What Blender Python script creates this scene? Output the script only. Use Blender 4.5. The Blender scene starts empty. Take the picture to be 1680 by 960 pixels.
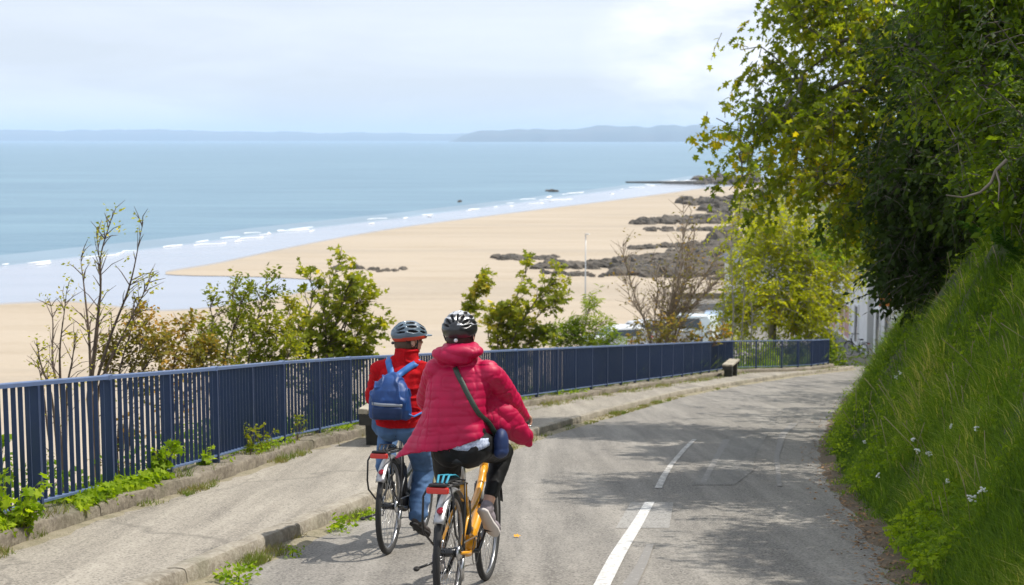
import bpy, bmesh, math, random
import numpy as np
from mathutils import Vector, Matrix

sc = bpy.context.scene
COL = sc.collection
RNG = np.random.default_rng(7)
R = math.radians

# ------------------------------------------------------------------ camera
F = 2333.0                       # focal length in photo pixels (1680 wide)
TH = math.atan(251.5 / F)        # camera looks down by about six degrees
cam_d = bpy.data.cameras.new('camera')
cam_d.sensor_width = 36.0
cam_d.lens = 36.0 * F / 1680.0
cam_d.clip_start = 0.1
cam_d.clip_end = 60000.0
cam_d.dof.use_dof = True
cam_d.dof.focus_distance = 9.6
cam_d.dof.aperture_fstop = 4.0
cam_d.dof.aperture_blades = 0
cam = bpy.data.objects.new('camera', cam_d)
COL.objects.link(cam)
cam.location = (0, 0, 0)
cam.rotation_euler = (R(90) - TH, 0, 0)
sc.camera = cam

# ------------------------------------------------------------------ render settings
sc.render.engine = 'CYCLES'
sc.view_settings.view_transform = 'Standard'
sc.view_settings.look = 'None'
sc.view_settings.exposure = 0.12
sc.view_settings.gamma = 1.0
sc.view_settings.use_curve_mapping = False
cy = sc.cycles
cy.max_bounces = 6; cy.diffuse_bounces = 3; cy.glossy_bounces = 3
cy.transmission_bounces = 4; cy.transparent_max_bounces = 6; cy.volume_bounces = 2
cy.caustics_reflective = False; cy.caustics_refractive = False
cy.use_denoising = True
cy.sample_clamp_indirect = 6.0

# ------------------------------------------------------------------ sky and sun
SUN_EL = R(56)
SUN_AZ = R(73)                   # compass angle from +Y towards +X
w = bpy.data.worlds.new('World'); sc.world = w; w.use_nodes = True
nt = w.node_tree; nt.nodes.clear()
N = nt.nodes.new; L = nt.links.new
sky = N('ShaderNodeTexSky'); sky.sky_type = 'NISHITA'; sky.sun_disc = False
sky.sun_elevation = SUN_EL; sky.sun_rotation = SUN_AZ
sky.air_density = 1.0; sky.dust_density = 1.4; sky.ozone_density = 1.5
tc = N('ShaderNodeTexCoord'); mp = N('ShaderNodeMapping'); mp.inputs['Scale'].default_value = (1.3, 1.3, 9.0)
L(tc.outputs['Generated'], mp.inputs['Vector'])
no = N('ShaderNodeTexNoise'); no.inputs['Scale'].default_value = 2.3; no.inputs['Detail'].default_value = 7.0
no.inputs['Roughness'].default_value = 0.55; no.inputs['Distortion'].default_value = 0.4
L(mp.outputs['Vector'], no.inputs['Vector'])
cr = N('ShaderNodeMapRange'); cr.inputs['From Min'].default_value = 0.40; cr.inputs['From Max'].default_value = 0.66
cr.inputs['To Min'].default_value = 0.74; cr.inputs['To Max'].default_value = 0.97
L(no.outputs['Fac'], cr.inputs['Value'])
mx = N('ShaderNodeMix'); mx.data_type = 'RGBA'
L(cr.outputs['Result'], mx.inputs['Factor']); L(sky.outputs['Color'], mx.inputs['A'])
mx.inputs['B'].default_value = (9.6, 10.3, 11.55, 1)
bg = N('ShaderNodeBackground'); bg.inputs['Strength'].default_value = 0.087
ow = N('ShaderNodeOutputWorld')
nrm = N('ShaderNodeVectorMath'); nrm.operation = 'NORMALIZE'; L(tc.outputs['Generated'], nrm.inputs[0])
dt = N('ShaderNodeVectorMath'); dt.operation = 'DOT_PRODUCT'; L(nrm.outputs['Vector'], dt.inputs[0]); dt.inputs[1].default_value = Vector((.135, 1, .066)).normalized()
r1 = N('ShaderNodeMapRange'); r1.inputs['From Min'].default_value = .9962; r1.inputs['From Max'].default_value = .9998; L(dt.outputs['Value'], r1.inputs['Value'])
n3 = N('ShaderNodeTexNoise'); n3.inputs['Scale'].default_value = 13; n3.inputs['Detail'].default_value = 8; mp3 = N('ShaderNodeMapping'); mp3.inputs['Scale'].default_value = (1, 1, 2.6); L(tc.outputs['Generated'], mp3.inputs['Vector']); L(mp3.outputs['Vector'], n3.inputs['Vector'])
r2 = N('ShaderNodeMapRange'); r2.inputs['From Min'].default_value = .42; r2.inputs['From Max'].default_value = .62; L(n3.outputs['Fac'], r2.inputs['Value'])
ml = N('ShaderNodeMath'); ml.operation = 'MULTIPLY'; L(r1.outputs['Result'], ml.inputs[0]); L(r2.outputs['Result'], ml.inputs[1])
mx2 = N('ShaderNodeMix'); mx2.data_type = 'RGBA'; L(ml.outputs['Value'], mx2.inputs['Factor']); L(mx.outputs['Result'], mx2.inputs['A']); mx2.inputs['B'].default_value = (12.6, 12.6, 12.9, 1)
L(mx2.outputs['Result'], bg.inputs['Color']); L(bg.outputs['Background'], ow.inputs['Surface'])

sun_d = bpy.data.lights.new('sun', 'SUN'); sun_d.energy = 4.45; sun_d.angle = R(0.55); sun_d.color = (1.0, 0.945, 0.86)
sun = bpy.data.objects.new('sun', sun_d); COL.objects.link(sun)
sdir = Vector((math.cos(SUN_EL) * math.sin(SUN_AZ), math.cos(SUN_EL) * math.cos(SUN_AZ), math.sin(SUN_EL)))
sun.rotation_euler = sdir.to_track_quat('Z', 'Y').to_euler()
sun.location = (30, 10, 60)

# ------------------------------------------------------------------ pixel <-> place helpers
def ray(u, v):
    t = (v - 480.0) / F
    d = np.array([(u - 840.0) / F, math.cos(TH) - t * math.sin(TH), -math.sin(TH) - t * math.cos(TH)])
    return d / d[1]
def PX(u, v, y):                 # the point at distance y that the photo shows at (u, v)
    return ray(u, v) * y
def onz(u, v, z):                # the point on level z
    d = ray(u, v); return d * (z / d[2])

SLOPE = 0.134
def g0(y, h=1.65):
    y = np.asarray(y, float)
    return np.where(y <= 56, -h - SLOPE * y, -h - SLOPE * 56 - 0.11 * (y - 56))

def curve(pts, smooth=2.0):
    pts = np.array(pts, float); ys = np.arange(-14, 112, 0.25)
    xs = np.interp(ys, pts[:, 1], pts[:, 0])
    # linear extrapolation at both ends
    a = (pts[1, 0] - pts[0, 0]) / (pts[1, 1] - pts[0, 1]); xs = np.where(ys < pts[0, 1], pts[0, 0] + a * (ys - pts[0, 1]), xs)
    k = int(smooth / 0.25)
    if k > 1:
        pad = np.pad(xs, (k, k), mode='reflect', reflect_type='odd')
        ker = np.hanning(2 * k + 1); ker /= ker.sum()
        xs = np.convolve(pad, ker, 'valid')
    return lambda y: np.interp(y, ys, xs)
xkerb = curve([(-3.3, 2), (-2.02, 8.9), (-1.72, 10.5), (-1.27, 12.8), (-.52, 16.8), (.30, 21), (1.85, 26.6), (4.0, 34), (6.25, 40), (9.6, 48.2), (13.7, 56.5), (15.0, 60), (15.4, 70), (17.2, 82), (18, 110)], 2.0)
xright = curve([(1.5, 0), (2.52, 8.9), (2.96, 11.4), (3.5, 15.2), (4.27, 19.1), (5.97, 25.7), (8.6, 35.4), (10.4, 40), (14.2, 48), (18.4, 56), (23, 63), (30, 70), (38, 78), (60, 110)], 2.0)
xfence = curve([(-4.4, 0), (-3.78, 8.75), (-3.62, 10.5), (-3.42, 12), (-3.1, 14.3), (-2.85, 17), (-2.25, 20), (-1.05, 24), (.3, 28), (2.4, 34), (4.6, 40), (6.7, 46), (7.6, 48.7), (9.7, 50.2), (11.2, 52.4), (12.6, 56), (14.4, 66), (16, 76), (17.5, 82), (18.2, 110)], 0.5)

# vectorised value noise
_perm = np.random.default_rng(3).random(4096)
def nz(P, s=1.0, seed=0):
    P = np.asarray(P, float) * s + seed * 17.3
    i = np.floor(P).astype(np.int64); f = P - i; f = f * f * (3 - 2 * f)
    def h(a, b, c): return _perm[(a * 73856093 ^ b * 19349663 ^ c * 83492791) & 4095]
    x, y, z = i[..., 0], i[..., 1], i[..., 2]; fx, fy, fz = f[..., 0], f[..., 1], f[..., 2]
    r = 0
    for dx in (0, 1):
        for dy in (0, 1):
            for dz in (0, 1):
                r = r + h(x + dx, y + dy, z + dz) * (fx if dx else 1 - fx) * (fy if dy else 1 - fy) * (fz if dz else 1 - fz)
    return r * 2 - 1

# ------------------------------------------------------------------ object helpers
def tag(o, label=None, cat=None, group=None, kind=None):
    if label: o['label'] = label
    if cat: o['category'] = cat
    if group: o['group'] = group
    if kind: o['kind'] = kind
    return o
def empty(name, loc=(0, 0, 0), rz=0, mat=None):
    o = bpy.data.objects.new(name, None); COL.objects.link(o); o.empty_display_size = 0.1
    if mat is not None: o.matrix_world = mat
    else: o.location = loc; o.rotation_euler = (0, 0, rz)
    return o
def copy_tree(o, parent=None):
    c = o.copy(); COL.objects.link(c)
    if parent is not None: c.parent = parent
    for ch in list(o.children): copy_tree(ch, c)
    return c
def link_mesh(name, V, Fs, mats, parent=None, smooth=True, mi=None, var=None):
    me = bpy.data.meshes.new(name)
    V = np.asarray(V, dtype=np.float32)
    if isinstance(Fs, np.ndarray):
        n, k = Fs.shape
        me.vertices.add(len(V)); me.vertices.foreach_set('co', V.ravel())
        me.loops.add(n * k); me.loops.foreach_set('vertex_index', Fs.astype(np.int32).ravel())
        me.polygons.add(n); me.polygons.foreach_set('loop_start', np.arange(0, n * k, k, dtype=np.int32))
        me.polygons.foreach_set('loop_total', np.full(n, k, dtype=np.int32))
    else:
        me.from_pydata(V.tolist(), [], [tuple(int(i) for i in f) for f in Fs])
    if not isinstance(mats, (list, tuple)): mats = [mats]
    for m in mats: me.materials.append(m)
    if mi is not None: me.polygons.foreach_set('material_index', np.asarray(mi, dtype=np.int32))
    me.polygons.foreach_set('use_smooth', np.full(len(me.polygons), smooth, dtype=bool))
    if var is not None:
        a = me.attributes.new('var', 'FLOAT', 'FACE'); a.data.foreach_set('value', np.asarray(var, dtype=np.float32))
    me.update(calc_edges=True); me.validate()
    o = bpy.data.objects.new(name, me); COL.objects.link(o)
    if parent is not None: o.parent = parent
    return o

class MB:
    def __init__(s): s.v = []; s.f = []; s.m = []; s.n = 0; s.cur = 0
    def add(s, V, Fs):
        V = np.asarray(V, float); s.v.append(V)
        for f in Fs: s.f.append(tuple(i + s.n for i in f)); s.m.append(s.cur)
        s.n += len(V); return s
    def box(s, c, size, rot=None, taper=0):
        hx, hy, hz = np.array(size) / 2.0
        V = np.array([(-hx, -hy, -hz), (hx, -hy, -hz), (hx, hy, -hz), (-hx, hy, -hz), (-hx, -hy, hz), (hx, -hy, hz), (hx, hy, hz), (-hx, hy, hz)])
        V[4:, :2] *= (1 - taper)
        if rot is not None: V = V @ np.array(rot).T
        return s.add(V + np.array(c), [(0, 3, 2, 1), (4, 5, 6, 7), (0, 1, 5, 4), (1, 2, 6, 5), (2, 3, 7, 6), (3, 0, 4, 7)])
    def bar(s, a, b, w, h, up=(0, 0, 1)):      # box from a to b: w sideways, h along up
        a = np.array(a, float); b = np.array(b, float); d = b - a; Ld = np.linalg.norm(d); d /= Ld
        up = np.array(up, float); sd = np.cross(d, up); sd /= np.linalg.norm(sd); up = np.cross(sd, d)
        V = []
        for p in (a, b):
            for i, j in ((-1, -1), (1, -1), (1, 1), (-1, 1)): V.append(p + sd * w / 2 * i + up * h / 2 * j)
        return s.add(V, [(0, 1, 2, 3), (7, 6, 5, 4), (0, 4, 5, 1), (1, 5, 6, 2), (2, 6, 7, 3), (3, 7, 4, 0)])
    def tube(s, P, r, n=8, cap=True, closed=False, flat=None):
        P = np.asarray(P, float); m = len(P); r = np.broadcast_to(np.asarray(r, float), (m,))
        T = np.gradient(P, axis=0) if not closed else np.roll(P, -1, 0) - np.roll(P, 1, 0)
        T /= np.linalg.norm(T, axis=1)[:, None] + 1e-12
        ref = np.array([0, 0, 1.0]) if abs(T[0][2]) < .9 else np.array([1.0, 0, 0])
        V = []; a = np.cross(T[0], ref); a /= np.linalg.norm(a)
        for i in range(m):
            a = a - T[i] * a.dot(T[i]); a /= np.linalg.norm(a) + 1e-12; b = np.cross(T[i], a)
            for k in range(n):
                t = 2 * math.pi * k / n
                V.append(P[i] + r[i] * (a * math.cos(t) + b * math.sin(t) * (flat or 1)))
        Fs = []
        for i in range(m if closed else m - 1):
            j = (i + 1) % m
            for k in range(n): Fs.append((i * n + k, i * n + (k + 1) % n, j * n + (k + 1) % n, j * n + k))
        if cap and not closed: Fs.append(tuple(reversed(range(n)))); Fs.append(tuple(range((m - 1) * n, m * n)))
        return s.add(V, Fs)
    def cyl(s, a, b, r, n=12, r2=None): return s.tube([a, b], [r, r2 if r2 is not None else r], n)
    def ell(s, c, rad, rot=None, nu=20, nv=12):
        V = []; Fs = []
        for i in range(nv + 1):
            th = math.pi * i / nv
            for k in range(nu):
                ph = 2 * math.pi * k / nu
                V.append((math.sin(th) * math.cos(ph), math.sin(th) * math.sin(ph), math.cos(th)))
        V = np.array(V) * np.array(rad)
        if rot is not None: V = V @ np.array(rot).T
        for i in range(nv):
            for k in range(nu):
                q = (i * nu + k, (i + 1) * nu + k, (i + 1) * nu + (k + 1) % nu, i * nu + (k + 1) % nu)
                if i == 0: q = (q[0], q[1], q[2])
                elif i == nv - 1: q = (q[0], q[1], q[3])
                Fs.append(q)
        # weld poles
        V2 = V + np.array(c)
        remap = {}
        for k in range(1, nu): remap[k] = 0; remap[nv * nu + k] = nv * nu
        Fs = [tuple(dict.fromkeys(remap.get(i, i) for i in f)) for f in Fs]
        return s.add(V2, [f for f in Fs if len(f) >= 3])
    def cap(s, a, ra, b, rb, n=16):                # tapered capsule, closed pieces (for remeshing)
        a = np.array(a, float); b = np.array(b, float)
        s.ell(a, (ra,) * 3, nu=n, nv=n // 2 + 2); s.ell(b, (rb,) * 3, nu=n, nv=n // 2 + 2); s.tube([a, b], [ra * .985, rb * .985], n)
        return s
    def chain(s, pts, n=16):                       # [(p, r), ...]
        for (a, ra), (b, rb) in zip(pts[:-1], pts[1:]): s.cap(a, ra, b, rb, n)
        return s
    def torus(s, c, Rr, r, axis='y', nu=48, nv=8, a0=0, a1=2 * math.pi, squash=1.0):
        full = abs(a1 - a0 - 2 * math.pi) < 1e-6; V = []; Fs = []; m = nu if full else nu + 1
        for i in range(m):
            t = a0 + (a1 - a0) * i / nu
            for k in range(nv):
                p = 2 * math.pi * k / nv; q = Rr + r * math.cos(p); h = r * math.sin(p) * squash
                if axis == 'y': V.append((q * math.cos(t), h, q * math.sin(t)))
                elif axis == 'z': V.append((q * math.cos(t), q * math.sin(t), h))
                else: V.append((h, q * math.cos(t), q * math.sin(t)))
        for i in range(nu):
            j = (i + 1) % m
            for k in range(nv): Fs.append((i * nv + k, j * nv + k, j * nv + (k + 1) % nv, i * nv + (k + 1) % nv))
        return s.add(np.array(V) + np.array(c), Fs)
    def loft(s, rings, cap=True):
        m = len(rings); n = len(rings[0]); V = np.concatenate([np.asarray(r, float) for r in rings]); Fs = []
        for i in range(m - 1):
            for k in range(n): Fs.append((i * n + k, i * n + (k + 1) % n, (i + 1) * n + (k + 1) % n, (i + 1) * n + k))
        if cap: Fs.append(tuple(reversed(range(n)))); Fs.append(tuple(range((m - 1) * n, m * n)))
        return s.add(V, Fs)
    def prism(s, poly, a, b):                      # polygon in xz, from y=a to y=b
        n = len(poly); V = [(p[0], a, p[1]) for p in poly] + [(p[0], b, p[1]) for p in poly]
        Fs = [tuple(range(n)), tuple(reversed(range(n, 2 * n)))] + [(k, k + n, (k + 1) % n + n, (k + 1) % n) for k in range(n)]
        return s.add(V, Fs)
    def arr(s): return np.concatenate(s.v)
    def build(s, name, mats, parent=None, smooth=True, bevel=0, xf=None, recalc=True):
        V = s.arr()
        if xf is not None: V = xf(V)
        o = link_mesh(name, V, s.f, mats, parent, smooth, s.m)
        if recalc:
            bm = bmesh.new(); bm.from_mesh(o.data); bmesh.ops.recalc_face_normals(bm, faces=bm.faces[:]); bm.to_mesh(o.data); bm.free()
        if bevel:
            b = o.modifiers.new('bevel', 'BEVEL'); b.width = bevel; b.segments = 2; b.limit_method = 'ANGLE'; b.angle_limit = R(40)
            o.data.polygons.foreach_set('use_smooth', [False] * len(o.data.polygons))
        return o

def remesh(mb, voxel=0.006, smooth=4, fn=None):
    """union of closed pieces as one continuous surface; fn(V, Nrm) -> displaced V"""
    me = bpy.data.meshes.new('tmp'); me.from_pydata(mb.arr().tolist(), [], mb.f)
    bm = bmesh.new(); bm.from_mesh(me); bmesh.ops.recalc_face_normals(bm, faces=bm.faces[:]); bm.to_mesh(me); bm.free()
    o = bpy.data.objects.new('tmp', me); COL.objects.link(o)
    m = o.modifiers.new('r', 'REMESH'); m.mode = 'VOXEL'; m.voxel_size = voxel; m.adaptivity = 0
    dg = bpy.context.evaluated_depsgraph_get(); dg.update()
    e = bpy.data.meshes.new_from_object(o.evaluated_get(dg), depsgraph=dg)
    bpy.data.objects.remove(o); bpy.data.meshes.remove(me)
    V = np.empty(len(e.vertices) * 3); e.vertices.foreach_get('co', V); V = V.reshape(-1, 3)
    E = np.empty(len(e.edges) * 2, dtype=np.int64); e.edges.foreach_get('vertices', E); E = E.reshape(-1, 2)
    deg = np.bincount(E.ravel(), minlength=len(V))[:, None].astype(float)
    for it in range(smooth * 2):
        S = np.zeros_like(V)
        for c in range(3):
            S[:, c] = np.bincount(E[:, 0], V[E[:, 1], c], len(V)) + np.bincount(E[:, 1], V[E[:, 0], c], len(V))
        V = V + (.55 if it % 2 == 0 else -.5) * (S / np.maximum(deg, 1) - V)
    e.vertices.foreach_set('co', V.ravel()); e.update()
    if fn is not None:
        Nn = np.empty(len(V) * 3); e.vertices.foreach_get('normal', Nn); Nn = Nn.reshape(-1, 3)
        V = fn(V, Nn); e.vertices.foreach_set('co', V.ravel()); e.update()
    return e
def mesh_obj(name, me, mats, parent=None):
    o = bpy.data.objects.new(name, me); COL.objects.link(o)
    for m in (mats if isinstance(mats, (list, tuple)) else [mats]): me.materials.append(m)
    me.polygons.foreach_set('use_smooth', np.full(len(me.polygons), True))
    if parent is not None: o.parent = parent
    return o

# ------------------------------------------------------------------ materials
def mat(name, col, rough=0.6, metal=0.0, spec=0.5, noise=None, bump=None, coat=0, col2=None, sheen=0, coord='Object'):
    """noise=(scale, amount[, detail]) varies the colour; bump=(scale, strength, distance)"""
    m = bpy.data.materials.new(name); m.use_nodes = True; t = m.node_tree; b = t.nodes['Principled BSDF']
    b.inputs['Base Color'].default_value = (*col, 1); b.inputs['Roughness'].default_value = rough
    b.inputs['Metallic'].default_value = metal; b.inputs['Specular IOR Level'].default_value = spec
    if coat: b.inputs['Coat Weight'].default_value = coat
    if sheen: b.inputs['Sheen Weight'].default_value = sheen
    c = t.nodes.new('ShaderNodeTexCoord')
    if noise:
        n = t.nodes.new('ShaderNodeTexNoise'); n.inputs['Scale'].default_value = noise[0]; n.inputs['Detail'].default_value = noise[2] if len(noise) > 2 else 5
        t.links.new(c.outputs[coord], n.inputs['Vector'])
        r = t.nodes.new('ShaderNodeMapRange'); r.inputs['From Min'].default_value = .3; r.inputs['From Max'].default_value = .7
        t.links.new(n.outputs['Fac'], r.inputs['Value'])
        x = t.nodes.new('ShaderNodeMix'); x.data_type = 'RGBA'; a = noise[1]
        x.inputs['A'].default_value = (*[min(1, k * (1 + a)) for k in col], 1)
        x.inputs['B'].default_value = (*(col2 if col2 else [k * (1 - a) for k in col]), 1)
        t.links.new(r.outputs['Result'], x.inputs['Factor']); t.links.new(x.outputs['Result'], b.inputs['Base Color'])
    if bump:
        n2 = t.nodes.new('ShaderNodeTexNoise'); n2.inputs['Scale'].default_value = bump[0]; n2.inputs['Detail'].default_value = 6
        t.links.new(c.outputs[coord], n2.inputs['Vector'])
        bp = t.nodes.new('ShaderNodeBump'); bp.inputs['Strength'].default_value = bump[1]; bp.inputs['Distance'].default_value = bump[2]
        t.links.new(n2.outputs['Fac'], bp.inputs['Height']); t.links.new(bp.outputs['Normal'], b.inputs['Normal'])
    return m

def leafmat(name, stops, transl=0.35, tcol=None, rough=0.5):
    m = bpy.data.materials.new(name); m.use_nodes = True; t = m.node_tree; b = t.nodes['Principled BSDF']; out = t.nodes['Material Output']
    a = t.nodes.new('ShaderNodeAttribute'); a.attribute_name = 'var'
    r = t.nodes.new('ShaderNodeValToRGB'); el = r.color_ramp.elements
    while len(el) < len(stops): el.new(0.5)
    for e, (p, c) in zip(el, stops): e.position = p; e.color = (*c, 1)
    t.links.new(a.outputs['Fac'], r.inputs['Fac']); t.links.new(r.outputs['Color'], b.inputs['Base Color'])
    b.inputs['Roughness'].default_value = max(rough, .6); b.inputs['Specular IOR Level'].default_value = 0.14
    tr = t.nodes.new('ShaderNodeBsdfTranslucent')
    mu = t.nodes.new('ShaderNodeMix'); mu.data_type = 'RGBA'; mu.blend_type = 'MULTIPLY'; mu.inputs['Factor'].default_value = 1
    t.links.new(r.outputs['Color'], mu.inputs['A']); mu.inputs['B'].default_value = (*(tcol or (2.3, 2.0, .8)), 1)
    t.links.new(mu.outputs['Result'], tr.inputs['Color'])
    ms = t.nodes.new('ShaderNodeMixShader'); ms.inputs['Fac'].default_value = transl
    t.links.new(b.outputs['BSDF'], ms.inputs[1]); t.links.new(tr.outputs['BSDF'], ms.inputs[2]); t.links.new(ms.outputs['Shader'], out.inputs['Surface'])
    return m
# ------------------------------------------------------------------ surface materials with their own graphs
class NG:
    def __init__(s, name):
        s.m = bpy.data.materials.new(name); s.m.use_nodes = True; s.t = s.m.node_tree
        s.b = s.t.nodes['Principled BSDF']; s.tc = s.t.nodes.new('ShaderNodeTexCoord')
    def n(s, ty, **k):
        nd = s.t.nodes.new(ty)
        for a, v in k.items():
            if a.startswith('_'): setattr(nd, a[1:], v)
            else: nd.inputs[a.replace('__', ' ')].default_value = v
        return nd
    def l(s, a, b): s.t.links.new(a, b)
    def noise(s, scale, detail=5, rough=.55, mapping=None, dist=0):
        nd = s.n('ShaderNodeTexNoise', Scale=scale, Detail=detail, Roughness=rough, Distortion=dist)
        src = s.tc.outputs['Object']
        if mapping:
            mp = s.n('ShaderNodeMapping'); mp.inputs['Scale'].default_value = mapping[:3]
            if len(mapping) > 3: mp.inputs['Rotation'].default_value = (0, 0, mapping[3])
            s.l(src, mp.inputs['Vector']); src = mp.outputs['Vector']
        s.l(src, nd.inputs['Vector']); return nd.outputs['Fac']
    def ramp(s, x, a, b, lo=0., hi=1.):
        r = s.n('ShaderNodeMapRange'); r.inputs['From Min'].default_value = a; r.inputs['From Max'].default_value = b
        r.inputs['To Min'].default_value = lo; r.inputs['To Max'].default_value = hi
        s.l(x, r.inputs['Value']); return r.outputs['Result']
    def mix(s, f, A, B, mode='MIX'):
        x = s.n('ShaderNodeMix', _data_type='RGBA', _blend_type=mode)
        for k, vv in (('Factor', f), ('A', A), ('B', B)):
            if isinstance(vv, (int, float)): x.inputs[k].default_value = vv
            elif isinstance(vv, tuple): x.inputs[k].default_value = (*vv, 1)
            else: s.l(vv, x.inputs[k])
        return x.outputs['Result']
    def bump(s, x, strength, dist):
        bp = s.n('ShaderNodeBump', Strength=strength, Distance=dist); s.l(x, bp.inputs['Height']); s.l(bp.outputs['Normal'], s.b.inputs['Normal'])

def asphalt(name, base, light, dark, patch=.5):
    g = NG(name); c = g.tc
    speck = g.noise(62, 3, .75); big = g.noise(.55, 6, .6); mid = g.noise(5, 5, .6)
    strk = g.noise(1.1, 5, .6, mapping=(3.2, .16, 1, .12))
    col = g.mix(g.ramp(big, .32, .68), base, dark)
    col = g.mix(g.ramp(strk, .38, .68, 0, .7), col, light)
    col = g.mix(g.ramp(mid, .35, .7, 0, .35), col, dark)
    sp = g.ramp(speck, .44, .60)
    col = g.mix(g.mix(.62, (0, 0, 0), sp), col, light)
    sp2 = g.noise(34, 4, .75); col = g.mix(g.ramp(sp2, .53, .66, 0, .55), col, (.075, .068, .06))
    pit = g.n('ShaderNodeTexVoronoi', Scale=30); g.l(c.outputs['Object'], pit.inputs['Vector'])
    col = g.mix(g.ramp(pit.outputs['Distance'], .05, .35, .75, 0), col, (.035, .033, .03))
    vo = g.n('ShaderNodeTexVoronoi', _feature='DISTANCE_TO_EDGE', Scale=.42)
    mp = g.n('ShaderNodeMapping'); mp.inputs['Scale'].default_value = (1.2, .45, 1)
    wn = g.n('ShaderNodeTexNoise', Scale=1.6, Detail=6); g.l(c.outputs['Object'], wn.inputs['Vector'])
    ad = g.n('ShaderNodeVectorMath', _operation='MULTIPLY_ADD'); g.l(wn.outputs['Color'], ad.inputs[0]); ad.inputs[1].default_value = (.8, .8, 0); g.l(c.outputs['Object'], ad.inputs[2])
    g.l(ad.outputs['Vector'], mp.inputs['Vector']); g.l(mp.outputs['Vector'], vo.inputs['Vector'])
    col = g.mix(g.ramp(vo.outputs['Distance'], .002, .012, patch, 0), col, (.05, .047, .043))
    g.l(col, g.b.inputs['Base Color']); g.b.inputs['Roughness'].default_value = .85; g.b.inputs['Specular IOR Level'].default_value = .25
    g.bump(speck, .5, .006)
    return g.m

M = {}
M['road'] = asphalt('road_asphalt', (.178, .164, .144), (.40, .37, .325), (.125, .118, .107), .12)
M['pave'] = asphalt('pavement_asphalt', (.238, .21, .17), (.48, .435, .36), (.165, .148, .125), .3)
M['patch_d'] = asphalt('patch_asphalt', (.175, .165, .148), (.36, .34, .305), (.135, .13, .12), .1)
M['patch_l'] = asphalt('worn_patch', (.29, .28, .26), (.40, .385, .355), (.22, .21, .20), 0)

g = NG('kerb_stone')
a = g.noise(3.0, 7, .65); b_ = g.noise(22, 6, .7); c_ = g.noise(.8, 5)
col = g.mix(g.ramp(a, .35, .68), (.34, .30, .235), (.17, .145, .11)); col = g.mix(g.ramp(b_, .42, .68, 0, .6), col, (.50, .46, .38))
col = g.mix(g.ramp(c_, .55, .72, 0, .5), col, (.12, .125, .06))
g.l(col, g.b.inputs['Base Color']); g.b.inputs['Roughness'].default_value = .9; g.bump(b_, .9, .02); M['kerb'] = g.m

g = NG('old_concrete')
a = g.noise(2.2, 7, .7, mapping=(1, 1, 2.2)); b_ = g.noise(17, 6, .75); c_ = g.noise(1.0, 5)
col = g.mix(g.ramp(a, .35, .65), (.26, .225, .17), (.12, .098, .072)); col = g.mix(g.ramp(b_, .45, .7, 0, .65), col, (.42, .37, .29))
col = g.mix(g.ramp(c_, .52, .7, 0, .55), col, (.10, .105, .045))
g.l(col, g.b.inputs['Base Color']); g.b.inputs['Roughness'].default_value = .92; g.bump(b_, 1.0, .03); M['oldcon'] = g.m

g = NG('road_paint')
a = g.noise(26, 6, .75); b_ = g.noise(3.5, 4, .6)
col = g.mix(g.ramp(a, .46, .66, 0, .8), (.66, .65, .62), (.26, .25, .23)); g.l(col, g.b.inputs['Base Color'])
g.b.inputs['Roughness'].default_value = .7; M['paint'] = g.m
def worn_paint(name, lo, hi):
    g = NG(name)
    a = g.noise(19, 7, .75); b_ = g.noise(2.2, 4, .6)
    f = g.mix(g.ramp(b_, .35, .7), g.ramp(a, lo, lo + .14), g.ramp(a, hi, hi + .16))
    col = g.mix(f, (.62, .60, .56), (.235, .222, .205)); g.l(col, g.b.inputs['Base Color']); g.b.inputs['Roughness'].default_value = .85
    return g.m
M['paint_worn'] = worn_paint('road_paint_worn', .47, .38)
M['paint_ghost'] = worn_paint('road_paint_ghost', .30, .20)

g = NG('verge_dirt')
a = g.noise(14, 7, .75); b_ = g.noise(60, 3, .7)
col = g.mix(g.ramp(a, .35, .68), (.17, .125, .08), (.09, .068, .045)); col = g.mix(g.ramp(b_, .5, .68, 0, .7), col, (.30, .21, .12))
g.l(col, g.b.inputs['Base Color']); g.b.inputs['Roughness'].default_value = .95; g.bump(b_, .8, .02); M['dirt'] = g.m

g = NG('straw_verge')
a = g.noise(5, 6, .7); b_ = g.noise(70, 3, .7)
col = g.mix(g.ramp(a, .42, .6), (.30, .26, .18), (.19, .17, .10)); col = g.mix(g.ramp(b_, .45, .68, 0, .7), col, (.40, .35, .25))
g.l(col, g.b.inputs['Base Color']); g.b.inputs['Roughness'].default_value = .95; g.bump(b_, .8, .02); M['straw'] = g.m

g = NG('earth')
a = g.noise(1.2, 7, .7); b_ = g.noise(9, 5, .7)
col = g.mix(g.ramp(a, .38, .65), (.075, .10, .03), (.12, .10, .055)); col = g.mix(g.ramp(b_, .45, .7, 0, .6), col, (.05, .075, .02))
g.l(col, g.b.inputs['Base Color']); g.b.inputs['Roughness'].default_value = .95; g.bump(b_, .8, .08); M['earth'] = g.m

g = NG('beach_sand')
a = g.noise(.018, 6, .55, mapping=(.6, 1.7, 1, .3)); b_ = g.noise(.11, 6, .6, mapping=(.35, 1.8, 1, .25)); c_ = g.noise(1.4, 4)
col = g.mix(g.ramp(a, .35, .68), (.445, .375, .29), (.41, .34, .255)); col = g.mix(g.ramp(b_, .46, .68, 0, .75), col, (.36, .295, .215)); w_ = g.noise(.035, 5, .6, mapping=(.25, 2.4, 1, .32)); col = g.mix(g.ramp(w_, .52, .6, 0, .5), col, (.34, .29, .23))
col = g.mix(g.ramp(c_, .4, .7, 0, .25), col, (.49, .42, .33))
g.l(col, g.b.inputs['Base Color']); g.b.inputs['Roughness'].default_value = .9; g.b.inputs['Specular IOR Level'].default_value = .15; M['sand'] = g.m

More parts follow.
